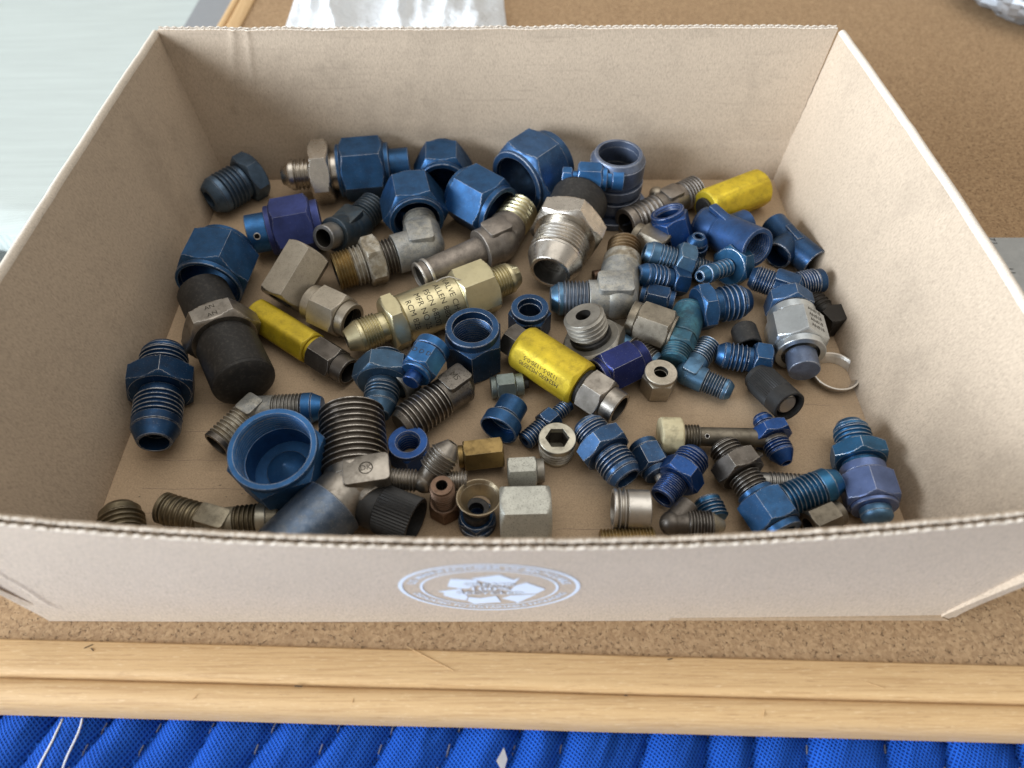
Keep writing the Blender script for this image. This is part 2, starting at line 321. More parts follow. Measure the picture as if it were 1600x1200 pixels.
# blue quilted blanket under the front rail
def quilt(x, y):
    k = .62 - .0009 * (x + 190); q = (x - k * (y - 45) + 13 * noise.noise(Vector((x * .021, y * .012, 0)))) / 24.5
    f = abs(math.sin(math.pi * (q + .22)))
    return -28.0 + 6.5 * (f ** .45) * (1 + .3 * noise.noise(Vector((x * .03, y * .05, 7)))) + 2.2 * noise.noise(Vector((x * .07 - y * .04, y * .03, 2))) + 1.6 * (.4 - abs(noise.noise(Vector((x * .15 - y * .08, y * .05, 5)))))
def bl(z):
    def g(u, v):
        x, y = lerp(-340, 340, u), lerp(-70, 150, v); return (x, y, lerp(quilt(x, y), -21.5, max(0, min(1, (y - 74) / 20))) if z == 0 else -35.5)
    return g
blk = tag(empty('moving_blanket', (0, 10, -25)), 'bright blue quilted moving blanket in front of the wooden frame', 'blanket')
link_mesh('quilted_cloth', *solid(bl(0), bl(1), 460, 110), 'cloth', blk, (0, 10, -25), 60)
for dx in (0, 8.5):
    pts = [(-186 + dx + 11 * t - 5 * t * t + .5 * math.sin(9 * t), 30 + 36 * t, quilt(-186 + dx + 11 * t - 5 * t * t, 30 + 36 * t) + .4) for t in [i / 14 for i in range(15)]]
    link_mesh('stitch_thread', *tube(pts, .38), 'thread', blk, (0, 10, -25))
for kx in range(-7, 9):         # broken grey quilting stitches down the seams
    for j in range(5):
        y = 28 + j * 8; x = (kx - .22) * 24.5
        for _ in range(6):
            k = .62 - .0009 * (x + 190); x = (kx - .22) * 24.5 + k * (y - 45) - 13 * noise.noise(Vector((x * .021, y * .012, 0)))
        if abs(x) < 215 and random.random() < .7:
            link_mesh('seam_stitch', *tube([(x, y, quilt(x, y) + .5), (x + k * 1.6, y + 2.6, quilt(x + k * 1.6, y + 2.6) + .7), (x + k * 3.2, y + 5.2, quilt(x + k * 3.2, y + 5.2) + .4)], .28, 5), 'dthread', blk, (0, 10, -25))
fl = [(-6, 51, 0), (-3.2, 55.5, .6), (-1.8, 52, .3), (-3.4, 47, .1)]
fl = [(x, y, quilt(x, y) + 1.2 + z) for x, y, z in fl]
tag(link_mesh('paper_flake', fl + [(x, y, z - .4) for x, y, z in fl], [(0, 1, 2, 3), (7, 6, 5, 4), (0, 4, 5, 1), (1, 5, 6, 2), (2, 6, 7, 3), (3, 7, 4, 0)], 'thread', org=fl[0], smooth=0), 'small white flake lying on the blue blanket below the logo', 'flake')

# pale mesh chair beyond the left edge of the slab
chair = tag(empty('patio_chair', (-640, 420, -120)), 'pale aqua mesh patio chair left of the table', 'chair'); CO = (-640, 420, -120)
def cush(x0, x1, ya, yb, z, t, sk, sag):
    def f(up):
        def g(u, v):
            x = lerp(x0, x1, u); y = lerp(ya, yb, v) + sk * (x + 330); e = min(v, 1 - v) * (yb - ya); rr = 5
            dz = (rr - math.sqrt(max(0, rr * rr - (rr - min(e, rr)) ** 2))); return (x, y, (z - dz + sag * math.sin(6 * u + 2 * v)) if up else z - t)
        return g
    return solid(f(1), f(0), 30, 60)
link_mesh('seat_sling', *cush(-1300, -312, 396, 1300, -62, 26, -.30, 3), 'sling', chair, CO)
link_mesh('side_sling', *cush(-1300, -312, 60, 377, -78, 26, -.12, 2), 'sling2', chair, CO)
link_mesh('seat_frame', *boxvf(-1300, -316, 60, 1300, -150, -106), 'sling2', chair, CO, 0)

# ------------------------------------------------------------------ the cardboard tray
tray = tag(empty('cardboard_tray', (0, 240, -3)), 'open brown cardboard tray holding the loose pipe fittings', 'tray'); TO = (0, 240, -3)
HT = 87.
link_mesh('floor_panel', *solid(lambda u, v: (lerp(lerp(-182, -185.2, v), lerp(174, 169.4, v), u), lerp(99, 386, v), 0), lambda u, v: (lerp(lerp(-186, -189, v), lerp(178, 173.5, v), u), lerp(99, 388, v), -3.1), 30, 30), 'card_floor', tray, TO)
def side(sgn):
    def fx(v):      # v front->back : floor x, top x
        if sgn < 0: return lerp(-181.6, -185.2, v), lerp(-203.5, -201, v) - 1.2 * math.sin(math.pi * v)
        return lerp(173.2, 169.2, v), lerp(197.5, 184.9, v) + 4.0 * math.sin(math.pi * v * .9)
    def yy(v, h): return lerp(lerp(99.5, 97, h), lerp(386.5, 405, h), v)
    sec = [(h, 0, 0) for h in [0, .04, .1, .2, .35, .5, .65, .8, .9, .97]] + [(1, 2.2 - 2.2 * math.cos(a), 2.2 * math.sin(a)) for a in [math.pi * k / 8 for k in range(9)]] + [(h, 4.4, 0) for h in [.97, .8, .5, .2, 0]]
    V = []; Fc = []; n = 48; k = len(sec)
    for i in range(n + 1):
        v = i / n; xf, xt = fx(v)
        for h, off, dz in sec:
            x = lerp(xf, xt, h ** 1.08) + sgn * off + .35 * noise.noise(Vector((v * 7, h * 2, sgn))); z = -3 * (h == 0) + h * (HT - 2.4) + dz + (.35 * noise.noise(Vector((v * 30, 0, sgn))) if h > .95 else 0)
            V.append((x, yy(v, h), z))
    for i in range(n):
        for j in range(k): Fc.append((i * k + j, i * k + (j + 1) % k, (i + 1) * k + (j + 1) % k, (i + 1) * k + j))
    Fc += [tuple(range(k)), tuple(range(n * k, (n + 1) * k))]
    o = link_mesh('side_wall', V, Fc, 'card_in', tray, TO, 50); o.data.materials.append(M['card_edge'])
    for q, p in enumerate(o.data.polygons):
        if q < n * k and q % k >= 10: p.material_index = 1  # paler top and outside: window brightness put into the colour
    return o
side(-1); side(1)
def fronty(x, z):       # outer face of the front wall
    h = max(0, z) / HT; q = max(0, 1 - (x / 190) ** 2)
    return 98.8 + 1.6 * (x + 188) / 370 + 2.2 * h - (11.5 * q) * h ** 1.25 - 1.0 * q - (.55 * math.exp(-((x + 184 - (70 - z) * .10 - .5 * math.sin(z * .25)) / .8) ** 2) if 12 < z < 78 else 0)
def ftop(x): return HT + .35 * noise.noise(Vector((x * 1.3, 8, 0))) + .55 * noise.noise(Vector((x * .09, 0, 0))) + .45 * noise.noise(Vector((x * .4, 3, 0))) - 1.2 * math.exp(-((x - 60) / 60) ** 2)
def fend(z): h = z / HT; return -188.4 - 17 * h, 181 + 20 * h
def backy(x, z): h = max(0, z) / HT; return 384.3 + 20.2 * h ** 1.05 + 1.2 * math.sin(x * .014) * h + .7 * math.exp(-((z - 27 - x * .004) / 2.2) ** 2) * (x > -120) - .7 * math.exp(-((x + 158 + (z - 87) * -.25) / 1.6) ** 2) * (z > 45) - .6 * math.exp(-((x + 150 + (z - 87) * -.12) / 1.2) ** 2) * (z > 60) + .34 * math.sin(z * .785 + x * .003 + .8 * noise.noise(Vector((x * .02, z * .02, 3))))
def btop(x): return HT + .5 * noise.noise(Vector((x * .05, 0, 9))) + .25 * noise.noise(Vector((x * .5, 3, 9)))
def bend(z): h = z / HT; return -185.2 - 16 * h, 169.2 + 16 * h
def wall(name, fy, ftp, fend_, sgn, mats):
    wroot = empty(name, (0, 240, -3)); wroot.parent = tray; wroot.location = (0, 0, 0)
    def layer(o0, o1, nm, mt, zlo=-3):
        def mk(o):
            def g(u, v):
                z0 = lerp(zlo, HT, v); a, b_ = fend_(max(z0, 0)); x = lerp(a, b_, u); z = lerp(zlo, ftp(x), v)
                return (x, fy(x, z) + o * sgn, z)
            return g
        link_mesh(nm, *solid(mk(o0), mk(o1), 420, 24), mt, wroot, TO, 40)
    layer(0, .8, 'outer_liner', mats[0]); layer(2.2, 3.8, 'inner_liner', mats[1])
    for oc, nm in ((.4, 'outer_edge'), (2.7, 'inner_edge')):
        a, b_ = fend_(HT); pts = []
        for i in range(1101):
            x = lerp(a, b_, i / 1100); z = ftp(x) + .12; pts.append((x, fy(x, z) + sgn * (oc + .22 * noise.noise(Vector((x * .9, oc, 4)))), z + .28 * math.sin(x * 2 * math.pi / 4.2 + oc) * (oc < 1) + .30 * noise.noise(Vector((x * 1.7, oc, 1)))))
        link_mesh(nm, *tube(pts, .46, 6), 'card_edge', wroot, TO, 60)
    V = []; Fc = []; n = 1000
    for j, z0 in enumerate((40, 1e3)):
        for i in range(n + 1):
            a, b_ = fend_(min(z0, HT)); x = lerp(a + 1, b_ - 1, i / n); z = min(z0, ftp(x) - .2)
            o = 1.5 + .55 * math.sin(x * 2 * math.pi / 4.2 + .8 * noise.noise(Vector((x * .1, 0, 0))))
            V += [(x, fy(x, z) + (o - .15) * sgn, z), (x, fy(x, z) + (o + .15) * sgn, z)]
    k = 2 * (n + 1)
    for i in range(n): a = 2 * i; Fc += [(a, a + 2, a + 2 + k, a + k), (a + 1, a + 1 + k, a + 3 + k, a + 3), (a + k, a + 2 + k, a + 3 + k, a + 1 + k)]
    link_mesh('flute_core', V, Fc, mats[2], wroot, TO, 60)
    return wroot
wall('front_wall', fronty, ftop, fend, 1, ('card_out', 'card_in', 'flute'))
wall('back_wall', lambda x, z: backy(x, z) + 3.8, btop, bend, -1, ('card_out', 'card_in', 'flute'))
# grit, filings and flakes that came off the fittings, lying loose on the tray floor
gv = []; gf = []
for i in range(520):
    x, y = random.uniform(-178, 168), random.uniform(106, 380); q = random.choice((.12, .16, .2, .3, .45)); a = random.uniform(0, 6.3); k = len(gv)
    for j in range(4): gv.append((x + q * random.uniform(.6, 1.6) * math.cos(a + j * 1.57), y + q * random.uniform(.5, 1.2) * math.sin(a + j * 1.57), .02))
    gv.append((x, y, q * .6)); gf += [(k, k + 1, k + 4), (k + 1, k + 2, k + 4), (k + 2, k + 3, k + 4), (k + 3, k, k + 4), (k + 3, k + 2, k + 1, k)]
grit = tag(link_mesh('grit', gv, gf, 'dsteelb', org=(0, 240, 0), smooth=0), 'fine dark grit scattered over the cardboard tray floor', 'grit'); grit['kind'] = 'stuff'
# thin scored creases pressed into the floor panel at the left
for i, (x0, x1, y) in enumerate(((-168, -118, 158), (-172, -122, 173), (-165, -112, 189), (-160, -108, 206), (-176, -130, 146), (20, 62, 138), (118, 158, 205))):
    pts = [(lerp(x0, x1, t), y + .6 * noise.noise(Vector((t * 5, i, 0))), .0) for t in [j / 20 for j in range(21)]]
    link_mesh('scored_crease', *tube(pts, .13, 5), 'flute', tray, TO)
# white recycling print on the outside of the front wall
LC = (-8.0, 42.0); LA, LB = 32.0, 29.5
def onwall(px, pz, off=.16): x, z = LC[0] + px, LC[1] + pz; return (x, fronty(x, z) - off, z)
logo = empty('recycling_print', (0, 0, 0)); logo.parent = tray
def ring(a0, a1):
    n = 120; V = []; Fc = []
    for i in range(n):
        t = 2 * math.pi * i / n
        for s in (a0, a1): V.append(onwall(LA * s * math.cos(t), LB * s * math.sin(t)))
    for i in range(n): a = 2 * i; b_ = 2 * ((i + 1) % n); Fc.append((a, b_, b_ + 1, a + 1))
    return V, Fc
link_mesh('outer_ring', *ring(.955, 1.0), 'print', logo, TO, 0); link_mesh('inner_ring', *ring(.735, .765), 'print', logo, TO, 0)
def arc(s, size, top, rad):
    V, Fc = text_mesh(s, size, bold=.035); W = []
    for x, y, z in V:
        t = (math.pi / 2 - x / (30 * rad)) if top else (-math.pi / 2 + x / (30 * rad)); rr = rad + (y if top else -y) / 31
        W.append(onwall(LA * rr * math.cos(t), LB * rr * math.sin(t)))
    link_mesh('ring_lettering', W, Fc, 'print', logo, TO, 0)
arc('U.S. MANUFACTURER OF RECYCLABLE', 3.0, True, .86); arc('DEDICATED TO SUSTAINABLE PACKAGING', 2.6, False, .86)
def poly(pts, off=.16): return [onwall(x, z, off) for x, z in pts], [tuple(range(len(pts)))]
def rot(p, a): c, s = math.cos(R(a)), math.sin(R(a)); return (p[0] * c - p[1] * s, p[0] * s + p[1] * c)
ARROWS = (((445, 245), (485, 183), (690, 190), (700, 225), (610, 262), (545, 262)), ((650, 178), (875, 150), (985, 190), (1035, 172), (975, 240), (850, 232), (770, 215)),
          ((935, 300), (1000, 235), (1085, 213), (1250, 270), (1185, 306), (1010, 312)), ((880, 348), (960, 322), (1185, 312), (1100, 352), (1020, 388), (985, 372)),
          ((585, 372), (600, 336), (700, 345), (835, 325), (878, 382), (640, 396)), ((350, 288), (400, 280), (545, 264), (570, 300), (596, 330), (575, 365), (480, 350), (390, 322), (402, 298)))
for P_ in ARROWS: link_mesh('arrow_piece', *poly([((x - 785) / 23.3, (262 - y) / 6.5) for x, y in P_]), 'print', logo, TO, 0)
for s, y, sz in (('CREATE', 5.4, 3.5), ('100%', .0, 4.8), ('RECYCLED', -5.6, 3.5)):
    for bold, off, mt, nm in ((.065, .24, 'card_out', 'lettering_outline'), (.02, .32, 'print', 'centre_lettering')):
        V, Fc = text_mesh(s, sz, bold=bold); link_mesh(nm, [onwall(x * 1.05, z_ + y, off) for x, z_, _ in V], Fc, mt, logo, TO, 0)

# ------------------------------------------------------------------ ruler, plastic bag, silver wrap on the cork
rul = tag(empty('steel_ruler', (300, 180, -3)), 'steel ruler lying on the cork right of the tray', 'ruler'); RO = (300, 180, -3)
link_mesh('blade', *boxvf(280, 331, 24, 331, -3.15, -2.2), 'rulersteel', rul, RO, 0)
tv = []; tf = []
for i in range(12 * 16):
    y = 331 - i * 25.4 / 16; L = 7.5 if i % 16 == 0 else 5.5 if i % 8 == 0 else 4.2 if i % 4 == 0 else 3.2 if i % 2 == 0 else 2.3
    v, f = boxvf(280.3, 280.3 + L, y - .11, y + .11, -2.2, -2.14); k = len(tv); tv += v; tf += [tuple(a + k for a in q) for q in f]
link_mesh('graduations', tv, tf, 'rulerink', rul, RO, 0)
for i in range(12):
    V, Fc = text_mesh(str(12 - i), 4.6); y = 327.5 - i * 25.4
    link_mesh('inch_number', [(289.5 - b_, y + a, -2.12) for a, b_, _ in V], Fc, 'rulerink', rul, RO, 0)
def bagf(up):
    def g(u, v):
        x = lerp(-188, -4, u) + 12 * noise.noise(Vector((u * 3, v * 3, 1))) - 10 * v; y = lerp(560, 860, v) + 14 * noise.noise(Vector((u * 4, v * 2, 5))) + 30 * max(0, .25 - u) * 4
        e = min(1, 9 * min(u, 1 - u), 9 * min(v, 1 - v)); rd = 0
        for k, (fx_, fy_, am) in enumerate(((3.5, 2.5, 13), (8, 4, 5), (21, 9, 1.0))): rd += am * (1 - abs(2 * noise.noise(Vector((u * fx_, v * fy_, k * 9)))))
        return (x, y, -2.9 + e * max(1, rd * .9) if up else -3.1)
    return g
tag(link_mesh('plastic_bag', *solid(bagf(1), bagf(0), 90, 90), 'bag', org=(-100, 700, -3), smooth=50), 'crumpled white plastic bag on the cork behind the tray', 'bag')
V, Fc = grid(lambda u, v: (0, 0, 0), 64, 32, True); V = []
for j in range(33):
    for i in range(64):
        th = math.pi * j / 32; ph = 2 * math.pi * i / 64; d = Vector((math.sin(th) * math.cos(ph), math.sin(th) * math.sin(ph), math.cos(th)))
        rr = 1 + .16 * (1 - abs(2 * noise.noise(d * 2.2))) + .09 * (1 - abs(2 * noise.noise(d * 6))) + .03 * noise.noise(d * 15)
        V.append((452 + 62 * d.x * rr, 640 + 62 * d.y * rr, max(-3.1, 24 + 30 * d.z * rr)))
tag(link_mesh('silver_bundle', V, Fc, 'silver', org=(452, 640, -3), smooth=20), 'crinkled silver wrapped bundle at the far right of the cork', 'bundle')

# ------------------------------------------------------------------ pipe fittings (world millimetres)
# (name, label, category, material, start point, [(end point, roll, [(part, kind, length, r0, r1, bore0, bore1, material, options)])], extras)
FITTINGS = [
  ('plug_fitting', 'blue-black hex head plug alone in the back left corner', 'plug', 'navy', [-182.21, 347.61, 13.0], [([-159.07, 373.98, 13.0], 0, [('flared_nose', 'c', 5.26, 8.24, 11.38, 5.1, 5.1, 'navy', {}), ('land', 'c', 3.51, 11.38, 11.38, 5.1, 5.1, 'navy', {}), ('thread', 't', 13.16, 11.77, 11.77, 0.0, 0.0, 'navy', {'n': 5}), ('collar', 'c', 2.63, 10.2, 10.2, 0.0, 0.0, 'navy', {}), ('hexagon', 'h', 10.52, 12.95, 12.95, 0.0, 0.0, 'navy', {})])], {}),
  ('reducer_fitting', 'silver reducer screwed into a blue nut against the back wall', 'fitting', 'ss', [-140.72, 365.24, 17.03], [([-63.68, 376.22, 17.03], 0, [('flared_nose', 'c', 5.24, 5.13, 8.69, 3.16, 3.16, 'ss', {}), ('land', 'c', 2.99, 9.08, 9.08, 3.16, 3.16, 'ss', {}), ('thread', 't', 9.73, 9.28, 9.28, 0.0, 0.0, 'ss', {'n': 4}), ('hexagon', 'h', 12.72, 16.98, 16.98, 0.0, 0.0, 'ss', {}), ('collar', 'c', 3.74, 11.06, 11.06, 0.0, 0.0, 'ss', {}), ('nut_shoulder', 'c', 2.24, 15.8, 15.8, 0.0, 0.0, 'blue', {}), ('swivel_nut', 'h', 26.19, 16.59, 16.59, 5.92, 5.92, 'blue', {}), ('nut_rim', 'c', 2.99, 14.61, 14.61, 5.92, 5.92, 'blue', {}), ('end_plug', 'c', 11.97, 10.66, 10.66, 5.92, 5.92, 'blue', {})])], {}),
  ('cap_nut', 'blue cap nut facing out, between the reducer and the largest blue nut at back', 'nut', 'blue', [-41.95, 357.33, 15.9], [([-43.45, 385.82, 15.9], 0, [('rim', 'c', 3.26, 15.06, 15.06, 12.28, 12.28, 'blue', {}), ('hexagon', 'h', 21.19, 15.85, 15.85, 11.89, 11.89, 'blue', {}), ('closed_end', 'c', 4.08, 13.87, 13.87, 0.0, 0.0, 'blue', {})])], {}),
  ('hex_nut', 'blue nut over the threaded end of the brown tube elbow', 'nut', 'blue', [-6.35, 330.98, 16.37], [([-30.83, 352.39, 16.37], 0, [('rim', 'c', 3.61, 15.56, 15.56, 12.91, 12.91, 'blue', {}), ('hexagon', 'h', 26.2, 16.32, 16.32, 12.53, 12.53, 'blue', {}), ('shoulder', 'c', 2.71, 14.8, 14.8, 9.49, 9.49, 'blue', {})])], {}),
  ('hex_nut', 'largest blue nut at the back wall with worn bright edges', 'nut', 'bluew', [2.3, 353.9, 20.33], [([24.59, 378.12, 20.33], 0, [('rim', 'c', 2.53, 19.5, 19.5, 15.99, 15.99, 'bluew', {}), ('hexagon', 'h', 24.48, 20.28, 20.28, 15.6, 15.6, 'bluew', {}), ('shoulder', 'c', 5.91, 18.33, 18.33, 9.75, 9.75, 'bluew', {})])], {}),
  ('union_fitting', 'small bright blue union lying on top between largest nut and upright grooved sleeve', 'fitting', 'sky', [28.86, 344.51, 31.8], [([64.1, 341.52, 31.8], 0, [('hexagon', 'h', 5.89, 4.8, 4.8, 0.0, 0.0, 'sky', {}), ('collar', 'c', 2.95, 3.69, 3.69, 0.0, 0.0, 'sky', {}), ('hexagon', 'h', 14.0, 7.75, 7.75, 0.0, 0.0, 'sky', {}), ('collar', 'c', 2.95, 7.02, 7.02, 0.0, 0.0, 'sky', {}), ('collar', 'c', 2.95, 4.8, 4.8, 0.0, 0.0, 'sky', {}), ('end_plug', 'c', 6.63, 5.91, 5.91, 0.0, 0.0, 'sky', {})])], {}),
  ('grooved_adapter', 'grey-blue grooved sleeve standing upright with a wide open bore', 'adapter', 'greyblue', [61.82, 355.5, 40.04], [([61.82, 355.5, 0.05], 0, [('rim', 'c', 4.0, 13.84, 15.76, 11.92, 11.92, 'greyblue', {}), ('band', 'c', 10.0, 16.15, 16.15, 11.92, 11.92, 'greyblue', {}), ('groove', 'c', 3.0, 14.23, 14.23, 11.92, 11.92, 'greyblue', {}), ('band', 'c', 6.0, 16.53, 16.53, 11.92, 11.92, 'greyblue', {}), ('groove', 'c', 2.5, 14.23, 14.23, 11.92, 11.92, 'greyblue', {}), ('band', 'c', 7.0, 16.53, 16.53, 11.92, 11.92, 'greyblue', {}), ('groove', 'c', 3.0, 15.0, 15.0, 11.92, 11.92, 'greyblue', {}), ('flange', 'c', 4.5, 21.53, 21.53, 11.92, 11.92, 'greyblue', {})])], {}),
  ('reducer_fitting', 'large polished silver flare reducer wearing a black rubber cap', 'fitting', 'ss', [20.41, 280.8, 16.82], [([40.49, 339.54, 21.16], 10, [('flared_nose', 'c', 9.19, 11.17, 15.5, 9.37, 9.37, 'ss', {}), ('land', 'c', 2.12, 15.5, 15.5, 9.37, 9.37, 'ss', {}), ('thread', 't', 12.73, 15.86, 15.86, 0.0, 0.0, 'ss', {'n': 5}), ('collar', 'c', 3.54, 14.42, 14.42, 0.0, 0.0, 'ss', {}), ('hexagon', 'h', 13.44, 18.74, 18.74, 0.0, 0.0, 'ss', {}), ('rubber_cap', 'c', 18.39, 16.58, 16.58, 0.0, 0.0, 'rubber', {}), ('rubber_cap_end', 'd', 2.83, 16.58, 16.58, 0.0, 0.0, 'rubber', {})])], {}),
  ('elbow_fitting', 'dark blue-black 45 degree elbow beside the purple-blue nut', 'elbow', 'navy2', [-94.23, 323.77, 10.52], [([-82.62, 345.93, 10.52], 0, [('arm', 'c', 8.7, 9.88, 9.88, 6.46, 6.46, 'navy2', {}), ('thread', 't', 16.32, 9.12, 9.12, 6.46, 6.46, 'navy2', {'n': 7})]), ([-104.86, 303.81, 21.06], 0, [('arm', 'c', 15.75, 9.85, 9.85, 5.11, 5.11, 'navy2', {}), ('open_end', 'c', 9.19, 7.29, 7.29, 5.11, 5.11, 'steel2', {})])], {'ball': 10.47, 'pad': [14.96, 12.71]}),
  ('cap_nut', 'purple-blue nut with light blue drilled plug at its left end', 'nut', 'purple', [-149.98, 313.35, 15.14], [([-110.66, 325.05, 15.14], 0, [('drilled_plug', 'c', 11.19, 11.04, 11.04, 0.0, 0.0, 'sky', {}), ('rim', 'c', 2.98, 13.99, 13.99, 0.0, 0.0, 'purple', {}), ('hexagon', 'h', 22.38, 15.09, 15.09, 9.2, 9.2, 'purple', {}), ('shoulder', 'c', 4.48, 12.88, 12.88, 9.2, 9.2, 'purple', {})])], {'hole': (0.13, 26, 20, 4.5)}),
  ('hex_nut', 'blue nut over the upper arm of the grey elbow with the taped thread', 'nut', 'blue', [-54.65, 323.23, 16.65], [([-61.44, 352.64, 16.65], 0, [('rim', 'c', 2.32, 15.85, 15.85, 13.21, 13.21, 'blue', {}), ('hexagon', 'h', 23.99, 16.6, 16.6, 12.83, 12.83, 'blue', {}), ('shoulder', 'c', 3.87, 13.96, 13.96, 7.55, 7.55, 'blue', {})])], {}),
  ('elbow_fitting', 'grey elbow with rusty taped thread and nut at its left arm', 'elbow', 'zinc', [-49.41, 307.09, 12.56], [([-54.57, 329.4, 12.56], 0, [('arm', 'c', 13.74, 10.71, 10.71, 7.39, 7.39, 'zinc', {}), ('thread', 't', 9.16, 9.98, 9.98, 7.39, 7.39, 'zinc', {'n': 4})]), ([-97.06, 285.76, 12.56], 0, [('arm', 'c', 17.66, 11.08, 11.08, 0.0, 0.0, 'zinc', {}), ('dark_thread', 't', 7.68, 10.01, 10.01, 0.0, 0.0, 'dsteel', {'n': 4}), ('lock_nut', 'h', 9.98, 12.51, 12.51, 7.87, 7.87, 'tape', {}), ('taped_thread', 't', 6.91, 11.08, 11.08, 7.87, 7.87, 'tape', {'n': 3}), ('brass_thread', 't', 9.98, 10.73, 10.73, 7.87, 7.87, 'brass', {'n': 6})])], {'ball': 11.26, 'pad': [16.71, 14.53]}),
  ('elbow_fitting', 'brown-grey elbow with one long smooth tube arm and silver end ring', 'elbow', 'browngrey', [-8.05, 310.83, 12.12], [([-50.72, 281.72, 12.12], 0, [('arm', 'c', 11.76, 11.45, 11.45, 0.0, 0.0, 'browngrey', {}), ('tube', 'c', 33.6, 7.87, 7.87, 0.0, 0.0, 'browngrey', {}), ('end_ring', 'c', 1.68, 8.94, 8.94, 0.0, 0.0, 'alu', {}), ('tube_end', 'c', 3.36, 7.87, 7.87, 6.8, 6.8, 'browngrey', {}), ('end_lip', 'c', 1.26, 8.59, 8.59, 6.8, 6.8, 'alu', {})]), ([5.73, 340.94, 12.12], 0, [('arm', 'c', 13.01, 11.22, 11.22, 7.48, 7.48, 'browngrey', {}), ('collar', 'c', 3.55, 10.1, 10.1, 7.48, 7.48, 'browngrey', {}), ('gold_thread', 't', 16.55, 10.84, 10.84, 7.48, 7.48, 'cad', {'n': 5})])], {'ball': 12.07, 'pad': [14.63, 13.17]}),
  ('hex_coupling', 'long warm grey hex coupling tilted in front of the purple-blue nut', 'coupling', 'warm', [-109.23, 290.86, 23.32], [([-123.92, 265.94, 10.44], 0, [('hexagon', 'h', 31.67, 11.37, 11.37, 6.89, 6.89, 'warm', {})])], {}),
  ('hex_nut', 'warm grey nut with round open end between hex coupling and gold valve', 'nut', 'warm', [-83.1, 250.77, 10.85], [([-106.83, 264.59, 10.85], 0, [('rim', 'c', 5.15, 9.45, 9.45, 7.09, 7.09, 'warm', {'it': 1}), ('hexagon', 'h', 17.16, 10.8, 10.8, 6.75, 6.75, 'warm', {}), ('shoulder', 'c', 5.15, 9.79, 9.79, 0.0, 0.0, 'warm', {})])], {}),
  ('valve', 'slim yellow hex valve with a dark steel nut, next to capped union', 'valve', 'yellow', [-135.27, 258.63, 8.27], [([-80.78, 218.78, 8.27], 0, [('body', 'h', 41.68, 8.22, 8.22, 0.0, 0.0, 'yellow', {'rc': 1.1}), ('neck', 'c', 2.27, 6.91, 6.91, 0.0, 0.0, 'yellow', {}), ('swivel_nut', 'h', 16.31, 7.9, 7.9, 5.59, 5.59, 'dsteel', {}), ('open_end', 'c', 7.25, 7.24, 7.24, 5.59, 5.59, 'dsteel', {})])], {}),
  ('check_valve', 'gold plated check valve with stamped lettering and two flared ends', 'valve', 'cad', [-83.68, 234.83, 13.5], [([3.14, 282.78, 13.5], 0, [('flared_nose', 'c', 6.84, 5.38, 8.41, 3.36, 3.36, 'cad', {}), ('land', 'c', 2.05, 8.41, 8.41, 3.36, 3.36, 'cad', {}), ('thread', 't', 8.89, 8.74, 8.74, 0.0, 0.0, 'cad', {'n': 6}), ('collar', 'c', 4.1, 7.73, 7.73, 0.0, 0.0, 'cad', {}), ('hex_flange', 'h', 8.89, 13.45, 13.45, 0.0, 0.0, 'cad', {}), ('barrel', 'c', 31.47, 12.78, 12.78, 0.0, 0.0, 'cad', {}), ('hexagon', 'h', 20.52, 13.45, 13.45, 3.03, 3.03, 'cad', {}), ('thread', 't', 9.58, 8.74, 8.74, 3.03, 3.03, 'cad', {'n': 6}), ('land', 'c', 2.05, 8.41, 8.41, 3.03, 3.03, 'cad', {}), ('flared_nose', 'c', 4.79, 8.07, 5.38, 3.03, 3.03, 'cad', {})])], {'texts': [('VALVE CHECK', 5, 0.84, 3.2, -42, 'wrap'), ('ALLEN 88001', 5, 0.66, 3.2, -42, 'wrap'), ('FSCN 68202', 5, 0.47, 3.2, -42, 'wrap'), ('MFR NO 25', 5, 0.3, 3.2, -42, 'wrap'), ('RCM 828', 5, 0.12, 3.2, -42, 'wrap')], 'wire': (6, [(0.14, -8, 0.98), (0.02, -2, 1.08), (-0.12, 6, 1.16), (-0.3, 12, 1.12), (-0.45, 16, 1.02)])}),
  ('hex_nut', 'large dark blue nut standing open beside the gold valve', 'nut', 'dblue', [-19.34, 232.15, 27.06], [([-19.34, 232.15, 0.05], 30, [('rim', 'c', 4.5, 13.19, 13.19, 9.97, 9.97, 'dblue', {}), ('hexagon', 'h', 22.51, 13.51, 13.51, 9.65, 9.65, 'dblue', {'it': 1})])], {}),
  ('hex_nut', 'small dark blue nut standing open behind the yellow valve', 'nut', 'dblue', [9.22, 253.22, 18.87], [([9.22, 253.22, 0.05], 0, [('rim', 'c', 3.36, 9.75, 9.75, 6.39, 6.39, 'dblue', {}), ('hexagon', 'h', 15.46, 9.75, 9.75, 5.71, 5.71, 'dblue', {})])], {}),
  ('valve', 'fat yellow relief valve with steel hexes at both ends', 'valve', 'yellow', [-1.63, 238.56, 11.67], [([50.72, 193.77, 11.67], 0, [('end_hexagon', 'h', 9.14, 7.85, 7.85, 0.0, 0.0, 'dsteel', {}), ('body', 'h', 37.96, 11.62, 11.62, 0.0, 0.0, 'yellow', {'ch': 2.2, 'rc': 1.06}), ('seal', 'c', 2.11, 9.11, 9.11, 0.0, 0.0, 'rubber', {}), ('swivel_nut', 'h', 12.65, 9.74, 9.74, 6.6, 6.6, 'steel', {}), ('open_end', 'c', 7.03, 8.48, 8.48, 6.6, 6.6, 'steel', {})])], {'texts': [('MS24590-MS28590\n1120-5-1120-0-5', 1, 0.5, 2.3, -60, 'flatx')]}),
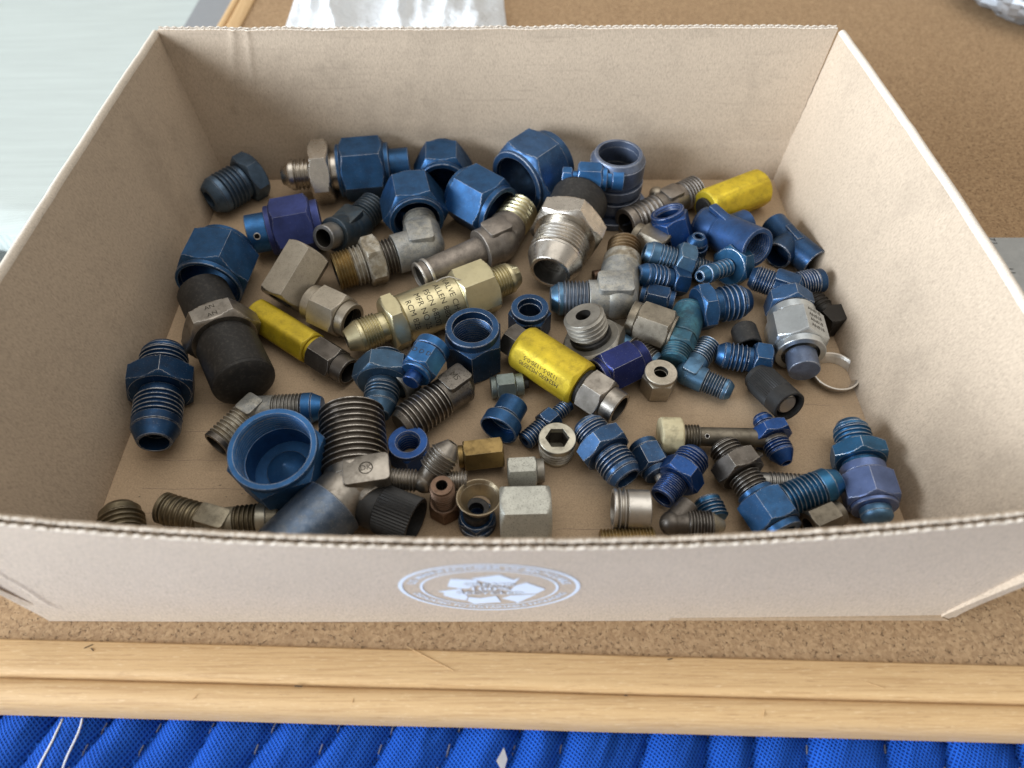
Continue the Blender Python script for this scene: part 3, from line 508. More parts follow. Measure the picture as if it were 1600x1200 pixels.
  ('elbow_fitting', 'speckled grey elbow with a dark ringed thread and brown upper thread', 'elbow', 'zinc', [56.13, 266.95, 11.34], [([20.52, 266.48, 11.34], 0, [('arm', 'c', 15.45, 9.92, 9.92, 0.0, 0.0, 'zinc', {}), ('thread', 't', 13.44, 9.58, 9.58, 0.0, 0.0, 'zincblue', {'n': 7}), ('land', 'c', 2.69, 8.89, 8.89, 0.0, 0.0, 'steelblue', {}), ('flared_nose', 'c', 4.03, 8.21, 6.16, 0.0, 0.0, 'steelblue', {})]), ([64.34, 309.54, 11.34], 0, [('arm', 'c', 22.77, 10.97, 10.97, 7.08, 7.08, 'zinc', {}), ('collar', 'c', 7.59, 10.62, 10.62, 7.08, 7.08, 'tape', {}), ('brown_thread', 't', 13.01, 9.56, 9.56, 7.08, 7.08, 'brown', {'n': 5})])], {'ball': 11.29, 'pad': [18.48, 15.06]}),
  ('plug_fitting', 'grey plug with coarse thread and black ring on wide drilled hexagon', 'plug', 'zincd', [35.1, 240.11, 27.17], [([42.99, 236.43, 5.61], 15, [('thread', 't', 10.83, 10.33, 10.33, 3.87, 3.87, 'zincd', {'n': 4}), ('collar', 'c', 1.59, 9.04, 9.04, 3.87, 3.87, 'zincd', {}), ('seal_ring', 'c', 2.55, 10.66, 10.66, 3.87, 3.87, 'rubber', {}), ('hexagon', 'h', 8.28, 14.85, 14.85, 3.87, 3.87, 'zincd', {})])], {}),
  ('hex_nut', 'weathered brown steel nut right of the drilled grey plug', 'nut', 'warmd', [61.7, 253.04, 10.35], [([83.02, 242.33, 10.35], 0, [('shoulder', 'c', 4.21, 9.97, 9.97, 0.0, 0.0, 'warmd', {}), ('hexagon', 'h', 18.25, 10.3, 10.3, 7.31, 7.31, 'warmd', {}), ('rim', 'c', 1.4, 9.64, 9.64, 7.31, 7.31, 'warmd', {})])], {}),
  ('hex_nut', 'small worn blue nut touching the weathered brown steel nut', 'nut', 'dblue', [69.75, 273.13, 6.99], [([87.43, 267.36, 6.99], 0, [('shoulder', 'c', 3.1, 6.25, 6.25, 3.47, 3.47, 'dblue', {}), ('hexagon', 'h', 12.4, 6.94, 6.94, 3.47, 3.47, 'dblue', {}), ('rim', 'c', 3.1, 6.25, 6.25, 4.51, 4.51, 'dblue', {})])], {}),
  ('hex_nut', 'deep indigo nut beside the fat yellow valve', 'nut', 'indigo', [42.13, 214.28, 9.91], [([65.69, 228.15, 9.91], 0, [('rim', 'c', 2.88, 9.23, 9.23, 7.0, 7.0, 'indigo', {}), ('hexagon', 'h', 19.43, 9.86, 9.86, 6.68, 6.68, 'indigo', {}), ('shoulder', 'c', 5.04, 8.59, 8.59, 4.77, 4.77, 'indigo', {})])], {}),
  ('threaded_fitting', 'black ringed threaded stub poking out above the indigo nut', 'fitting', 'steelblue', [55.04, 241.24, 6.59], [([72.93, 225.04, 6.59], 0, [('shank', 'c', 6.89, 4.91, 4.91, 0.0, 0.0, 'steelblue', {}), ('thread', 't', 14.65, 6.54, 6.54, 0.0, 0.0, 'dsteel', {'n': 8}), ('flared_nose', 'c', 2.59, 6.22, 5.23, 0.0, 0.0, 'steelblue', {})])], {}),
  ('cap_fitting', 'teal stained round capped fitting with a drilled hexagon', 'cap', 'teal', [95.89, 263.86, 8.68], [([80.94, 225.01, 8.68], 0, [('rounded_end', 'd', 5.31, 8.63, 8.63, 0.0, 0.0, 'teal', {}), ('barrel', 'c', 19.48, 8.63, 8.63, 0.0, 0.0, 'teal', {}), ('hexagon', 'h', 7.97, 7.96, 7.96, 0.0, 0.0, 'teal', {}), ('thread', 't', 8.86, 7.3, 7.3, 0.0, 0.0, 'teal', {'n': 5})])], {}),
  ('hex_nut', 'small silver nut standing with a round hole on top', 'nut', 'warm', [72.46, 214.18, 14.6], [([72.46, 214.18, 0.05], 0, [('rim', 'c', 2.64, 7.91, 7.91, 3.48, 3.48, 'warm', {}), ('hexagon', 'h', 11.9, 7.59, 7.59, 3.16, 3.16, 'warm', {})])], {}),
  ('elbow_fitting', 'small steel-blue elbow with two dark threads beside teal cap', 'elbow', 'steelblue', [87.92, 219.41, 6.44], [([102.06, 238.75, 6.44], 0, [('arm', 'c', 9.98, 6.18, 6.18, 0.0, 0.0, 'steelblue', {}), ('thread', 't', 13.98, 6.18, 6.18, 0.0, 0.0, 'bluethread', {'n': 8})]), ([107.8, 207.84, 6.44], 0, [('arm', 'c', 8.82, 6.33, 6.33, 0.0, 0.0, 'steelblue', {}), ('thread', 't', 9.45, 5.86, 5.86, 0.0, 0.0, 'bluethread', {'n': 7}), ('land', 'c', 1.89, 5.38, 5.38, 0.0, 0.0, 'steelblue', {}), ('flared_nose', 'c', 2.84, 5.38, 3.48, 0.0, 0.0, 'steelblue', {})])], {'ball': 6.39, 'pad': [8.95, 7.67]}),
  ('plug_fitting', 'blue plug with wide hexagon on the left and big rounded nose', 'plug', 'blue', [97.41, 259.52, 11.27], [([126.37, 265.61, 11.27], 0, [('hexagon', 'h', 8.46, 11.22, 11.22, 0.0, 0.0, 'blue', {}), ('collar', 'c', 4.23, 8.5, 8.5, 0.0, 0.0, 'blue', {}), ('thread', 't', 11.28, 9.52, 9.52, 0.0, 0.0, 'blue', {'n': 4}), ('land', 'c', 1.41, 8.5, 8.5, 0.0, 0.0, 'blue', {}), ('flared_nose', 'c', 4.23, 8.5, 5.78, 0.0, 0.0, 'blue', {})])], {}),
  ('reducer_fitting', 'turquoise reducer with small nose and wide hexagon among blue fittings', 'fitting', 'teal2', [99.74, 274.71, 19.85], [([126.89, 294.99, 10.13], 0, [('flared_nose', 'c', 4.95, 3.14, 4.54, 2.1, 2.1, 'teal2', {}), ('land', 'c', 4.95, 5.24, 5.24, 2.1, 2.1, 'teal2', {}), ('thread', 't', 16.08, 4.89, 4.89, 0.0, 0.0, 'teal2', {'n': 5}), ('hexagon', 'h', 9.28, 10.48, 10.48, 0.0, 0.0, 'teal2', {})])], {}),
  ('union_fitting', 'blue flared union with round nose pointing left below the pale union', 'fitting', 'blue', [67.86, 280.53, 16.13], [([95.67, 283.43, 7.05], 0, [('flared_nose', 'c', 4.32, 4.55, 6.66, 2.8, 2.8, 'blue', {}), ('land', 'c', 2.59, 6.66, 6.66, 3.15, 3.15, 'blue', {}), ('thread', 't', 9.51, 7.01, 7.01, 0.0, 0.0, 'blue', {'n': 4}), ('collar', 'c', 3.46, 5.95, 5.95, 0.0, 0.0, 'blue', {}), ('hexagon', 'h', 9.51, 7.36, 7.36, 0.0, 0.0, 'blue', {})])], {}),
  ('union_fitting', 'pale steel-blue union with wide mouth and hexagon in the middle', 'fitting', 'steelblue', [73.29, 298.41, 16.52], [([110.4, 290.99, 7.08], 0, [('flared_nose', 'c', 3.39, 4.64, 6.43, 3.93, 3.93, 'steelblue', {}), ('land', 'c', 5.09, 6.78, 6.78, 3.93, 3.93, 'steelblue', {}), ('thread', 't', 9.33, 7.14, 7.14, 0.0, 0.0, 'steelblue', {'n': 5}), ('hexagon', 'h', 10.18, 10.0, 10.0, 0.0, 0.0, 'steelblue', {}), ('thread', 't', 11.02, 6.43, 6.43, 0.0, 0.0, 'bluethread', {'n': 6})])], {}),
  ('flare_plug', 'small bright blue nose standing upright behind pale union', 'fitting', 'blue', [105.11, 308.52, 18.38], [([105.11, 308.52, 0.05], 0, [('flared_nose', 'c', 3.67, 3.67, 5.86, 2.38, 2.38, 'blue', {}), ('land', 'c', 1.47, 5.86, 5.86, 2.38, 2.38, 'blue', {}), ('groove', 'c', 1.47, 4.76, 4.76, 0.0, 0.0, 'blue', {}), ('base', 'c', 11.73, 6.6, 6.6, 0.0, 0.0, 'blue', {})])], {}),
  ('hex_nut', 'bright blue nut tipped back with its threaded mouth upward', 'nut', 'royal', [88.2, 323.69, 23.66], [([96.13, 317.49, 4.73], 20, [('rim', 'c', 3.06, 9.61, 9.61, 7.76, 7.76, 'royal', {'it': 1}), ('hexagon', 'h', 18.37, 9.98, 9.98, 7.39, 7.39, 'royal', {})])], {}),
  ('elbow_fitting', 'brown-grey elbow with two threads behind the tipped blue nut', 'elbow', 'browngrey', [96.13, 349.95, 9.26], [([66.93, 329.83, 9.26], 0, [('arm', 'c', 10.64, 8.06, 8.06, 0.0, 0.0, 'browngrey', {}), ('thread', 't', 20.09, 8.82, 8.82, 6.52, 6.52, 'browngrey', {'n': 6}), ('land', 'c', 4.73, 9.21, 9.21, 6.52, 6.52, 'browngrey', {})]), ([114.04, 362.35, 9.26], 0, [('arm', 'c', 8.71, 8.24, 8.24, 0.0, 0.0, 'browngrey', {}), ('thread', 't', 13.07, 9.03, 9.03, 6.67, 6.67, 'browngrey', {'n': 6})])], {'ball': 8.56, 'pad': [11.68, 10.9]}),
  ('hex_nut', 'brown-grey nut mostly hidden behind the pale union', 'nut', 'warmd', [71.62, 320.02, 8.92], [([87.8, 306.87, 8.92], 0, [('rim', 'c', 3.97, 8.13, 8.13, 5.91, 5.91, 'warmd', {}), ('hexagon', 'h', 16.88, 8.87, 8.87, 5.54, 5.54, 'warmd', {})])], {}),
  ('valve', 'plain yellow hex valve in the back right corner', 'valve', 'yellow', [114.1, 340.63, 10.93], [([153.1, 362.03, 10.93], 0, [('seal', 'c', 2.02, 7.0, 7.0, 0.0, 0.0, 'rubber', {}), ('body', 'h', 42.47, 10.88, 10.88, 0.0, 0.0, 'yellow', {'ch': 1.55, 'rc': 1.08})])], {}),
  ('tee_fitting', 'smooth blue female tee with raised rib and threaded end hole', 'tee', 'royal2', [121.88, 318.01, 12.57], [([134.77, 295.51, 20.99], 0, [('arm', 'c', 27.27, 11.16, 11.16, 8.64, 8.64, 'royal2', {'it': 1})]), ([109.72, 331.19, 10.05], 0, [('arm', 'c', 14.66, 10.09, 10.09, 0.0, 0.0, 'royal2', {}), ('rounded_end', 'd', 3.45, 10.09, 10.09, 0.0, 0.0, 'royal2', {})]), ([136.75, 325.87, 12.57], 0, [('branch', 'c', 16.82, 8.54, 8.54, 0.0, 0.0, 'royal2', {})])], {'ball': 11.08, 'pad': [25.85, 5.17]}),
  ('tee_fitting', 'blue female tee with worn ribs at the right wall', 'tee', 'dblue', [160.53, 313.79, 8.56], [([154.68, 330.67, 8.56], 0, [('arm', 'c', 17.86, 7.86, 7.86, 6.37, 6.37, 'dblue', {})]), ([170.88, 296.67, 8.56], 0, [('arm', 'c', 20.0, 8.4, 8.4, 7.3, 7.3, 'dblue', {})]), ([150.68, 302.99, 8.56], 0, [('arm', 'c', 14.62, 8.07, 8.07, 6.97, 6.97, 'dblue', {})])], {'ball': 8.51, 'pad': [12.58, 4.44]}),
  ('tee_fitting', 'blue threaded tee joined to the bright steel stamped nut', 'tee', 'dblue', [146.76, 273.1, 12.88], [([129.95, 281.93, 12.88], 0, [('arm', 'c', 6.07, 6.59, 6.59, 0.0, 0.0, 'dblue', {}), ('thread', 't', 9.87, 7.29, 7.29, 0.0, 0.0, 'dblue', {'n': 7}), ('flared_nose', 'c', 3.04, 6.59, 4.86, 0.0, 0.0, 'dblue', {})]), ([168.29, 278.96, 12.88], 0, [('arm', 'c', 7.14, 6.58, 6.58, 0.0, 0.0, 'dblue', {}), ('thread', 't', 10.71, 7.27, 7.27, 0.0, 0.0, 'dblue', {'n': 7}), ('land', 'c', 4.46, 6.58, 6.58, 0.0, 0.0, 'dblue', {})]), ([143.13, 215.94, 12.88], 32, [('arm', 'c', 7.26, 5.59, 5.59, 0.0, 0.0, 'dblue', {}), ('blue_hexagon', 'h', 9.68, 10.85, 10.85, 0.0, 0.0, 'bluew', {}), ('gap_collar', 'c', 2.42, 9.87, 9.87, 0.0, 0.0, 'dsteel', {}), ('nut_shoulder', 'c', 4.84, 12.17, 12.17, 0.0, 0.0, 'zincb', {}), ('swivel_nut', 'h', 18.56, 12.83, 12.83, 0.0, 0.0, 'zincb', {}), ('nut_rim', 'c', 4.03, 12.17, 12.17, 9.21, 9.21, 'zincb', {}), ('end_plug', 'c', 10.49, 7.56, 7.56, 0.0, 0.0, 'greyblue', {})])], {'ball': 7.23, 'pad': [13.09, 8.96], 'texts': [('AN818', 2, 4, 0.86, 2.3, 0, 'flaty'), ('AN818', 2, 4, 0.66, 2.3, 0, 'flaty'), ('AN818', 2, 4, 0.46, 2.3, 0, 'flaty'), ('AN818', 2, 4, 0.26, 2.3, 0, 'flaty')]}),
  ('pipe_plug', 'black square head pipe plug against the right wall', 'plug', 'blackm', [161.36, 273.55, 6.56], [([172.26, 250.15, 6.56], 0, [('thread', 't', 12.05, 6.51, 6.51, 0.0, 0.0, 'blackm', {'n': 5}), ('collar', 'c', 2.58, 5.49, 5.49, 0.0, 0.0, 'blackm', {}), ('square_head', 'q', 11.19, 6.17, 6.17, 0.0, 0.0, 'blackm', {})])], {}),
  ('rubber_cap', 'small black rubber cap behind the blue plug', 'cap', 'rubber', [121.24, 250.92, 6.71], [([122.07, 236.79, 6.71], 0, [('closed_end', 'd', 2.12, 6.33, 6.33, 0.0, 0.0, 'rubber', {}), ('skirt', 'c', 12.03, 6.66, 6.66, 5.33, 5.33, 'rubber', {})])], {}),
  ('plug_fitting', 'blue flared plug with hexagon at right below the black cap', 'plug', 'blue', [103.49, 230.64, 8.44], [([129.45, 224.79, 8.44], 0, [('flared_nose', 'c', 3.41, 4.52, 6.46, 0.0, 0.0, 'blue', {}), ('land', 'c', 2.73, 6.78, 6.78, 0.0, 0.0, 'blue', {}), ('thread', 't', 8.87, 7.1, 7.1, 0.0, 0.0, 'blue', {'n': 4}), ('collar', 'c', 2.73, 6.13, 6.13, 0.0, 0.0, 'blue', {}), ('hexagon', 'h', 8.87, 8.39, 8.39, 0.0, 0.0, 'blue', {})])], {}),
  ('knurled_cap', 'black knurled cap with a steel thread inside its mouth', 'cap', 'plastic', [121.91, 217.44, 6.88], [([130.19, 193.48, 14.15], 0, [('closed_end', 'c', 3.3, 7.11, 7.11, 0.0, 0.0, 'plastic', {}), ('knurled_grip', 'k', 14.83, 8.04, 8.04, 6.8, 6.8, 'plastic', {}), ('skirt', 'c', 8.24, 8.04, 8.04, 6.8, 6.8, 'plastic', {})]), ([130.19, 193.48, 14.15], 0, [('', 's', 14.83, 0.0, 0.0, 0.0, 0.0, 'plastic', {}), ('inner_thread', 't', 9.89, 4.95, 4.95, 0.0, 0.0, 'alu', {'n': 6}), ('', 's', 1.65, 0.0, 0.0, 0.0, 0.0, 'plastic', {})])], {}),
  ('sleeve_ring', 'thin silver flared ring flat by the right wall', 'ring', 'alu', [163.23, 222.67, 4.91], [([163.23, 222.67, 0.05], 0, [('lip', 'c', 1.3, 12.32, 12.0, 11.35, 10.38, 'alu', {}), ('skirt', 'c', 3.57, 11.68, 10.38, 10.38, 9.08, 'alu', {})])], {}),
  ('hex_nut', 'large blue nut pushed over a black rubber cap at left', 'nut', 'blue', [-161.14, 269.47, 17.45], [([-158.9, 301.4, 17.45], 0, [('rim', 'c', 3.05, 17.05, 17.05, 15.31, 15.31, 'blue', {}), ('hexagon', 'h', 25.15, 17.4, 17.4, 14.96, 14.96, 'blue', {}), ('shoulder', 'c', 3.81, 15.66, 15.66, 10.44, 10.44, 'blue', {})])], {}),
  ('union_fitting', 'steel hex union with black rubber caps on both ends', 'fitting', 'steel', [-161.94, 264.21, 17.98], [([-126.11, 203.73, 15.52], 0, [('upper_cap', 'c', 24.54, 13.13, 13.13, 0.0, 0.0, 'rubber', {}), ('hexagon', 'h', 12.27, 16.66, 16.66, 0.0, 0.0, 'steel', {}), ('cap_rim', 'c', 4.09, 13.45, 13.45, 0.0, 0.0, 'rubber', {}), ('lower_cap', 'c', 24.54, 15.05, 15.05, 0.0, 0.0, 'rubber', {}), ('lower_cap_end', 'd', 4.91, 15.05, 15.05, 0.0, 0.0, 'rubber', {})])], {'texts': [('AN', 1, 0.68, 2.6, 0, 'flaty'), ('AN', 1, 0.28, 2.6, 0, 'flaty')]}),
  ('union_fitting', 'dark blue flared union alone by the left wall', 'fitting', 'dblue', [-172.71, 227.8, 14.33], [([-161.5, 173.49, 14.33], -12, [('flared_nose', 'c', 2.34, 9.11, 10.33, 0.0, 0.0, 'dblue', {}), ('land', 'c', 2.34, 10.63, 10.63, 0.0, 0.0, 'dblue', {}), ('thread', 't', 10.15, 11.24, 11.24, 0.0, 0.0, 'dblue', {'n': 4}), ('hexagon', 'h', 12.5, 14.28, 14.28, 6.38, 6.38, 'dblue', {}), ('collar', 'c', 3.91, 9.42, 9.42, 6.38, 6.38, 'dblue', {}), ('thread', 't', 12.5, 10.94, 10.94, 6.38, 6.38, 'dblue', {'n': 5}), ('land', 'c', 4.69, 10.63, 10.63, 6.38, 6.38, 'dblue', {}), ('flared_nose', 'c', 7.03, 10.33, 7.29, 6.38, 6.38, 'dblue', {})])], {}),
  ('elbow_fitting', 'grey elbow with brown thread and a bright blue nose, behind the big blue cap', 'elbow', 'zinc', [-123.95, 195.93, 7.57], [([-136.45, 176.42, 7.57], 0, [('arm', 'c', 4.21, 6.62, 6.62, 0.0, 0.0, 'zinc', {}), ('brown_thread', 't', 16.15, 7.52, 7.52, 5.71, 5.71, 'tape', {'n': 8}), ('end_band', 'c', 2.81, 7.22, 7.22, 5.71, 5.71, 'dsteel', {})]), ([-90.65, 198.19, 7.57], 0, [('arm', 'c', 10.22, 7.05, 7.05, 0.0, 0.0, 'zinc', {}), ('thread', 't', 13.62, 7.36, 7.36, 0.0, 0.0, 'steel2', {'n': 8}), ('blue_land', 'c', 4.77, 7.36, 7.36, 0.0, 0.0, 'sky', {}), ('flared_nose', 'c', 4.77, 7.05, 4.91, 0.0, 0.0, 'sky', {})])], {'ball': 7.35, 'pad': [10.41, 9.18]}),
  ('cap_nut', 'big bright blue cap nut open upward showing an inner cone', 'nut', 'capblue', [-100.13, 158.64, 33.55], [([-99.97, 162.99, 2.58], 22, [('rim', 'c', 3.35, 18.71, 18.71, 16.2, 16.2, 'capblue', {'it': 1}), ('hexagon', 'h', 22.34, 18.15, 18.15, 15.92, 15.92, 'capblue', {'it': 2}), ('closed_end', 'h', 5.59, 18.15, 18.15, 0.0, 0.0, 'capblue', {})]), ([-99.97, 162.99, 2.58], 0, [('', 's', 17.32, 0.0, 0.0, 0.0, 0.0, 'capblue', {}), ('inner_cone', 'c', 6.14, 0.42, 9.22, 0.0, 0.0, 'capblue', {}), ('cone_base', 'c', 2.79, 9.22, 9.22, 0.0, 0.0, 'capblue', {}), ('', 's', 5.03, 0.0, 0.0, 0.0, 0.0, 'capblue', {})])], {}),
  ('elbow_fitting', 'biggest steel elbow with a coarse upright thread and blue lower arm', 'elbow', 'steel', [-67.73, 153.02, 14.48], [([-73.86, 188.39, 18.25], 0, [('neck', 'c', 4.77, 13.72, 13.72, 0.0, 0.0, 'steel', {}), ('thread', 't', 31.33, 14.87, 14.87, 0.0, 0.0, 'dsteel2', {'n': 11})]), ([-95.52, 115.03, 14.48], 0, [('arm', 'c', 13.56, 12.56, 12.56, 0.0, 0.0, 'steel', {}), ('blue_arm', 'c', 33.51, 14.43, 14.43, 0.0, 0.0, 'blueworn', {})]), ([-58.86, 143.72, 14.48], 0, [('branch', 'c', 12.86, 9.08, 9.08, 0.0, 0.0, 'steel', {})])], {'ball': 13.6, 'pad': [13.32, 19.43, 6.66, 0.83], 'texts': [('DK', 'pad', 2.6, 3.0)]}),
  ('ribbed_cap', 'black ribbed plastic cap at the front beside the biggest elbow', 'cap', 'plastic', [-61.93, 144.08, 12.64], [([-40.36, 135.07, 12.64], 0, [('smooth_band', 'c', 7.19, 10.05, 10.05, 0.0, 0.0, 'plastic', {}), ('knurled_grip', 'k', 16.18, 10.59, 10.59, 8.96, 8.96, 'plastic', {})])], {}),
  ('hex_nut', 'bright blue small nut standing open right of the coarse thread', 'nut', 'royal', [-47.28, 174.63, 13.62], [([-47.28, 174.63, 0.05], 30, [('rim', 'c', 2.36, 9.14, 9.14, 5.6, 5.6, 'royal', {'it': 1}), ('hexagon', 'h', 11.21, 8.55, 8.55, 5.01, 5.01, 'royal', {'it': 1})])], {}),
  ('tee_fitting', 'small rough silver tee leaning with one flared nose up', 'tee', 'steel', [-37.68, 153.18, 15.31], [([-55.28, 154.44, 15.31], 0, [('arm', 'c', 3.78, 4.16, 4.16, 0.0, 0.0, 'steel', {}), ('thread', 't', 12.6, 4.99, 4.99, 3.61, 3.61, 'steel', {'n': 9}), ('rim', 'c', 1.26, 4.99, 4.99, 3.61, 3.61, 'steel', {})]), ([-25.4, 165.8, 26.32], 0, [('arm', 'c', 5.84, 4.98, 4.98, 1.8, 1.8, 'steel', {}), ('thread', 't', 9.74, 6.91, 6.91, 1.8, 1.8, 'steel', {'n': 6}), ('flared_nose', 'c', 5.19, 6.09, 2.77, 1.8, 1.8, 'steel', {})]), ([-19.4, 153.18, 15.31], 0, [('arm', 'c', 7.31, 4.43, 4.43, 0.0, 0.0, 'steel', {}), ('thread', 't', 10.97, 4.71, 4.71, 0.0, 0.0, 'steel', {'n': 8})])], {'ball': 5.26}),
  ('hex_coupling', 'short dull brass hexagon lying beside the silver tee', 'coupling', 'brass', [-24.59, 170.69, 6.8], [([-4.12, 173.43, 6.8], 0, [('shoulder', 'c', 2.5, 5.28, 5.28, 3.52, 3.52, 'brass', {}), ('hexagon', 'h', 18.15, 6.75, 6.75, 3.52, 3.52, 'brass', {})])], {}),
  ('threaded_fitting', 'brown copper coloured fitting standing on its hexagon at the front', 'fitting', 'copper', [-29.47, 146.84, 23.25], [([-29.47, 146.84, 0.05], 30, [('rim', 'c', 1.08, 4.7, 4.7, 2.49, 2.49, 'copper', {}), ('thread', 't', 12.41, 5.25, 5.25, 2.49, 2.49, 'copper', {'n': 7}), ('hexagon', 'h', 9.71, 6.35, 6.35, 0.0, 0.0, 'copper', {})])], {}),
  ('cup_ring', 'brassy cup ring sitting on a small dark blue fitting', 'ring', 'brassy', [-14.01, 143.77, 18.9], [([-14.01, 142.94, 12.99], 0, [('lip', 'c', 1.36, 9.76, 9.22, 9.09, 7.87, 'brassy', {}), ('cup', 'c', 4.61, 9.22, 6.78, 7.87, 4.88, 'brassy', {})])], {}),
  ('threaded_fitting', 'small dark blue hex fitting under the brassy cup ring', 'fitting', 'dblue', [-15.24, 140.97, 12.78], [([-15.24, 140.97, 0.05], 30, [('neck', 'c', 4.85, 5.81, 5.81, 3.32, 3.32, 'rubber', {}), ('hexagon', 'h', 4.24, 7.47, 7.47, 3.32, 3.32, 'dblue', {}), ('base', 'c', 3.64, 8.3, 8.3, 0.0, 0.0, 'dblue', {})])], {}),
  ('hex_nut', 'large pale speckled hex nut on its side at the front', 'nut', 'zincs', [-5.18, 139.95, 11.24], [([16.38, 140.55, 11.24], 0, [('hexagon', 'h', 21.58, 11.19, 11.19, 6.82, 6.82, 'zincs', {'ch': 2.18})])], {}),
  ('hex_coupling', 'small pale speckled hexagon behind the large pale nut', 'coupling', 'zincs', [-2.02, 162.84, 6.41], [([14.46, 163.84, 6.41], 0, [('hexagon', 'h', 12.98, 6.36, 6.36, 3.76, 3.76, 'zincs', {}), ('end_band', 'c', 3.54, 5.49, 5.49, 3.76, 3.76, 'zincd', {})])], {}),
  ('socket_plug', 'silver pipe plug standing with a hexagonal socket on top', 'plug', 'cadw', [20.67, 176.67, 13.67], [([20.67, 176.67, 0.05], 0, [('rim', 'c', 2.96, 8.58, 8.58, 4.88, 4.88, 'cadw', {'hb': 1}), ('dirty_thread', 't', 8.88, 8.58, 7.99, 4.88, 4.88, 'tape', {'n': 4, 'hb': 1}), ('base', 'c', 1.78, 7.7, 7.7, 0.0, 0.0, 'cadw', {})])], {}),
  ('tube_sleeve', 'blue flared tube sleeve with its mouth toward the front', 'sleeve', 'blue', [-6.55, 183.33, 9.42], [([0.92, 199.13, 9.42], 0, [('wide_mouth', 'c', 6.47, 9.37, 9.37, 8.46, 8.46, 'blue', {}), ('shoulder', 'c', 1.94, 9.06, 7.55, 6.65, 6.65, 'blue', {}), ('tube', 'c', 9.06, 7.25, 7.25, 6.04, 6.04, 'blue', {})])], {}),
  ('union_fitting', 'small dark blue threaded union left of the socket plug', 'fitting', 'dblue', [5.97, 179.83, 5.53], [([27.64, 201.55, 5.53], 0, [('thread', 't', 12.72, 4.57, 4.57, 2.13, 2.13, 'dblue', {'n': 8}), ('hexagon', 'h', 7.48, 5.48, 5.48, 2.13, 2.13, 'dblue', {}), ('thread', 't', 7.48, 3.66, 3.66, 0.0, 0.0, 'dblue', {'n': 5}), ('tip', 'c', 2.99, 3.35, 3.35, 0.0, 0.0, 'dblue', {})])], {}),
  ('hex_nut', 'small grey-green nut with a black stub above the blue sleeve', 'nut', 'greygreen', [-10.42, 211.12, 5.75], [([8.25, 213.91, 5.75], 0, [('shoulder', 'c', 2.7, 5.38, 5.38, 0.0, 0.0, 'greygreen', {}), ('hexagon', 'h', 9.44, 5.7, 5.7, 0.0, 0.0, 'greygreen', {}), ('rim', 'c', 4.04, 5.54, 5.54, 0.0, 0.0, 'greygreen', {}), ('stub', 'c', 2.7, 2.53, 2.53, 0.0, 0.0, 'rubber', {})])], {}),
  ('elbow_fitting', 'dark cast steel elbow with stamped square pad and coarse thread', 'elbow', 'cast', [-27.4, 208.28, 9.51], [([-51.97, 185.06, 9.51], 0, [('arm', 'c', 9.01, 8.85, 8.85, 0.0, 0.0, 'cast', {}), ('thread', 't', 21.78, 9.46, 9.46, 0.0, 0.0, 'dsteel2', {'n': 9}), ('flared_nose', 'c', 3.0, 8.24, 6.71, 0.0, 0.0, 'cast', {})]), ([-21.01, 212.21, 9.51], 0, [('back', 'c', 4.29, 9.06, 9.06, 0.0, 0.0, 'cast', {}), ('rounded_end', 'd', 3.22, 9.06, 9.06, 0.0, 0.0, 'cast', {})])], {'ball': 9.34, 'pad': [13.7, 11.21], 'texts': [('MS', 'pad', 3.2)]}),
  ('cap_nut', 'vivid blue nut perched on a silver ring beside the cast elbow', 'nut', 'sky', [-37.98, 224.27, 21.9], [([-47.55, 201.91, 21.9], 0, [('rim', 'c', 5.01, 8.85, 8.85, 0.0, 0.0, 'sky', {}), ('hexagon', 'h', 12.16, 8.24, 8.24, 0.0, 0.0, 'sky', {}), ('shoulder', 'c', 2.15, 7.63, 7.63, 0.0, 0.0, 'sky', {}), ('stub', 'c', 5.01, 4.27, 4.27, 0.0, 0.0, 'royal', {})])], {'texts': [('D D D', 1, 0.5, 2.6, 0, 'flaty')]}),
  ('sleeve_ring', 'dull silver ring leaning under the vivid blue nut', 'ring', 'zinc', [-57.05, 209.25, 9.77], [([-51.1, 215.99, 9.77], 0, [('band', 'c', 8.99, 9.72, 9.72, 7.53, 7.53, 'zinc', {})])], {}),
  ('reducer_fitting', 'slate blue reducer with wide hexagon and nose toward the front', 'fitting', 'slate', [-61.7, 225.35, 13.3], [([-62.31, 188.97, 13.3], 12, [('thread', 't', 6.21, 8.32, 8.32, 0.0, 0.0, 'slate', {'n': 3}), ('hexagon', 'h', 11.54, 13.25, 13.25, 0.0, 0.0, 'slate', {}), ('collar', 'c', 2.66, 7.7, 7.7, 0.0, 0.0, 'slate', {}), ('thread', 't', 6.21, 8.32, 8.32, 0.0, 0.0, 'slate', {'n': 3}), ('land', 'c', 3.55, 7.7, 7.7, 0.0, 0.0, 'slate', {}), ('flared_nose', 'c', 6.21, 7.7, 5.24, 0.0, 0.0, 'slate', {})])], {}),
  ('union_fitting', 'blue flared union with worn hexagon right of the socket plug', 'fitting', 'bluew', [34.01, 186.52, 11.08], [([51.03, 156.55, 11.08], 8, [('flared_nose', 'c', 2.34, 5.8, 7.54, 0.0, 0.0, 'bluew', {}), ('land', 'c', 1.75, 7.83, 7.83, 0.0, 0.0, 'bluew', {}), ('thread', 't', 6.43, 8.41, 8.41, 0.0, 0.0, 'bluew', {'n': 4}), ('hexagon', 'h', 8.76, 11.03, 11.03, 5.37, 5.37, 'bluew', {}), ('collar', 'c', 1.75, 7.54, 7.54, 5.37, 5.37, 'bluew', {}), ('thread', 't', 7.59, 8.7, 8.7, 5.37, 5.37, 'bluew', {'n': 4}), ('land', 'c', 2.34, 8.12, 8.12, 5.37, 5.37, 'bluew', {}), ('flared_nose', 'c', 3.51, 7.83, 6.38, 5.37, 5.37, 'bluew', {})])], {}),
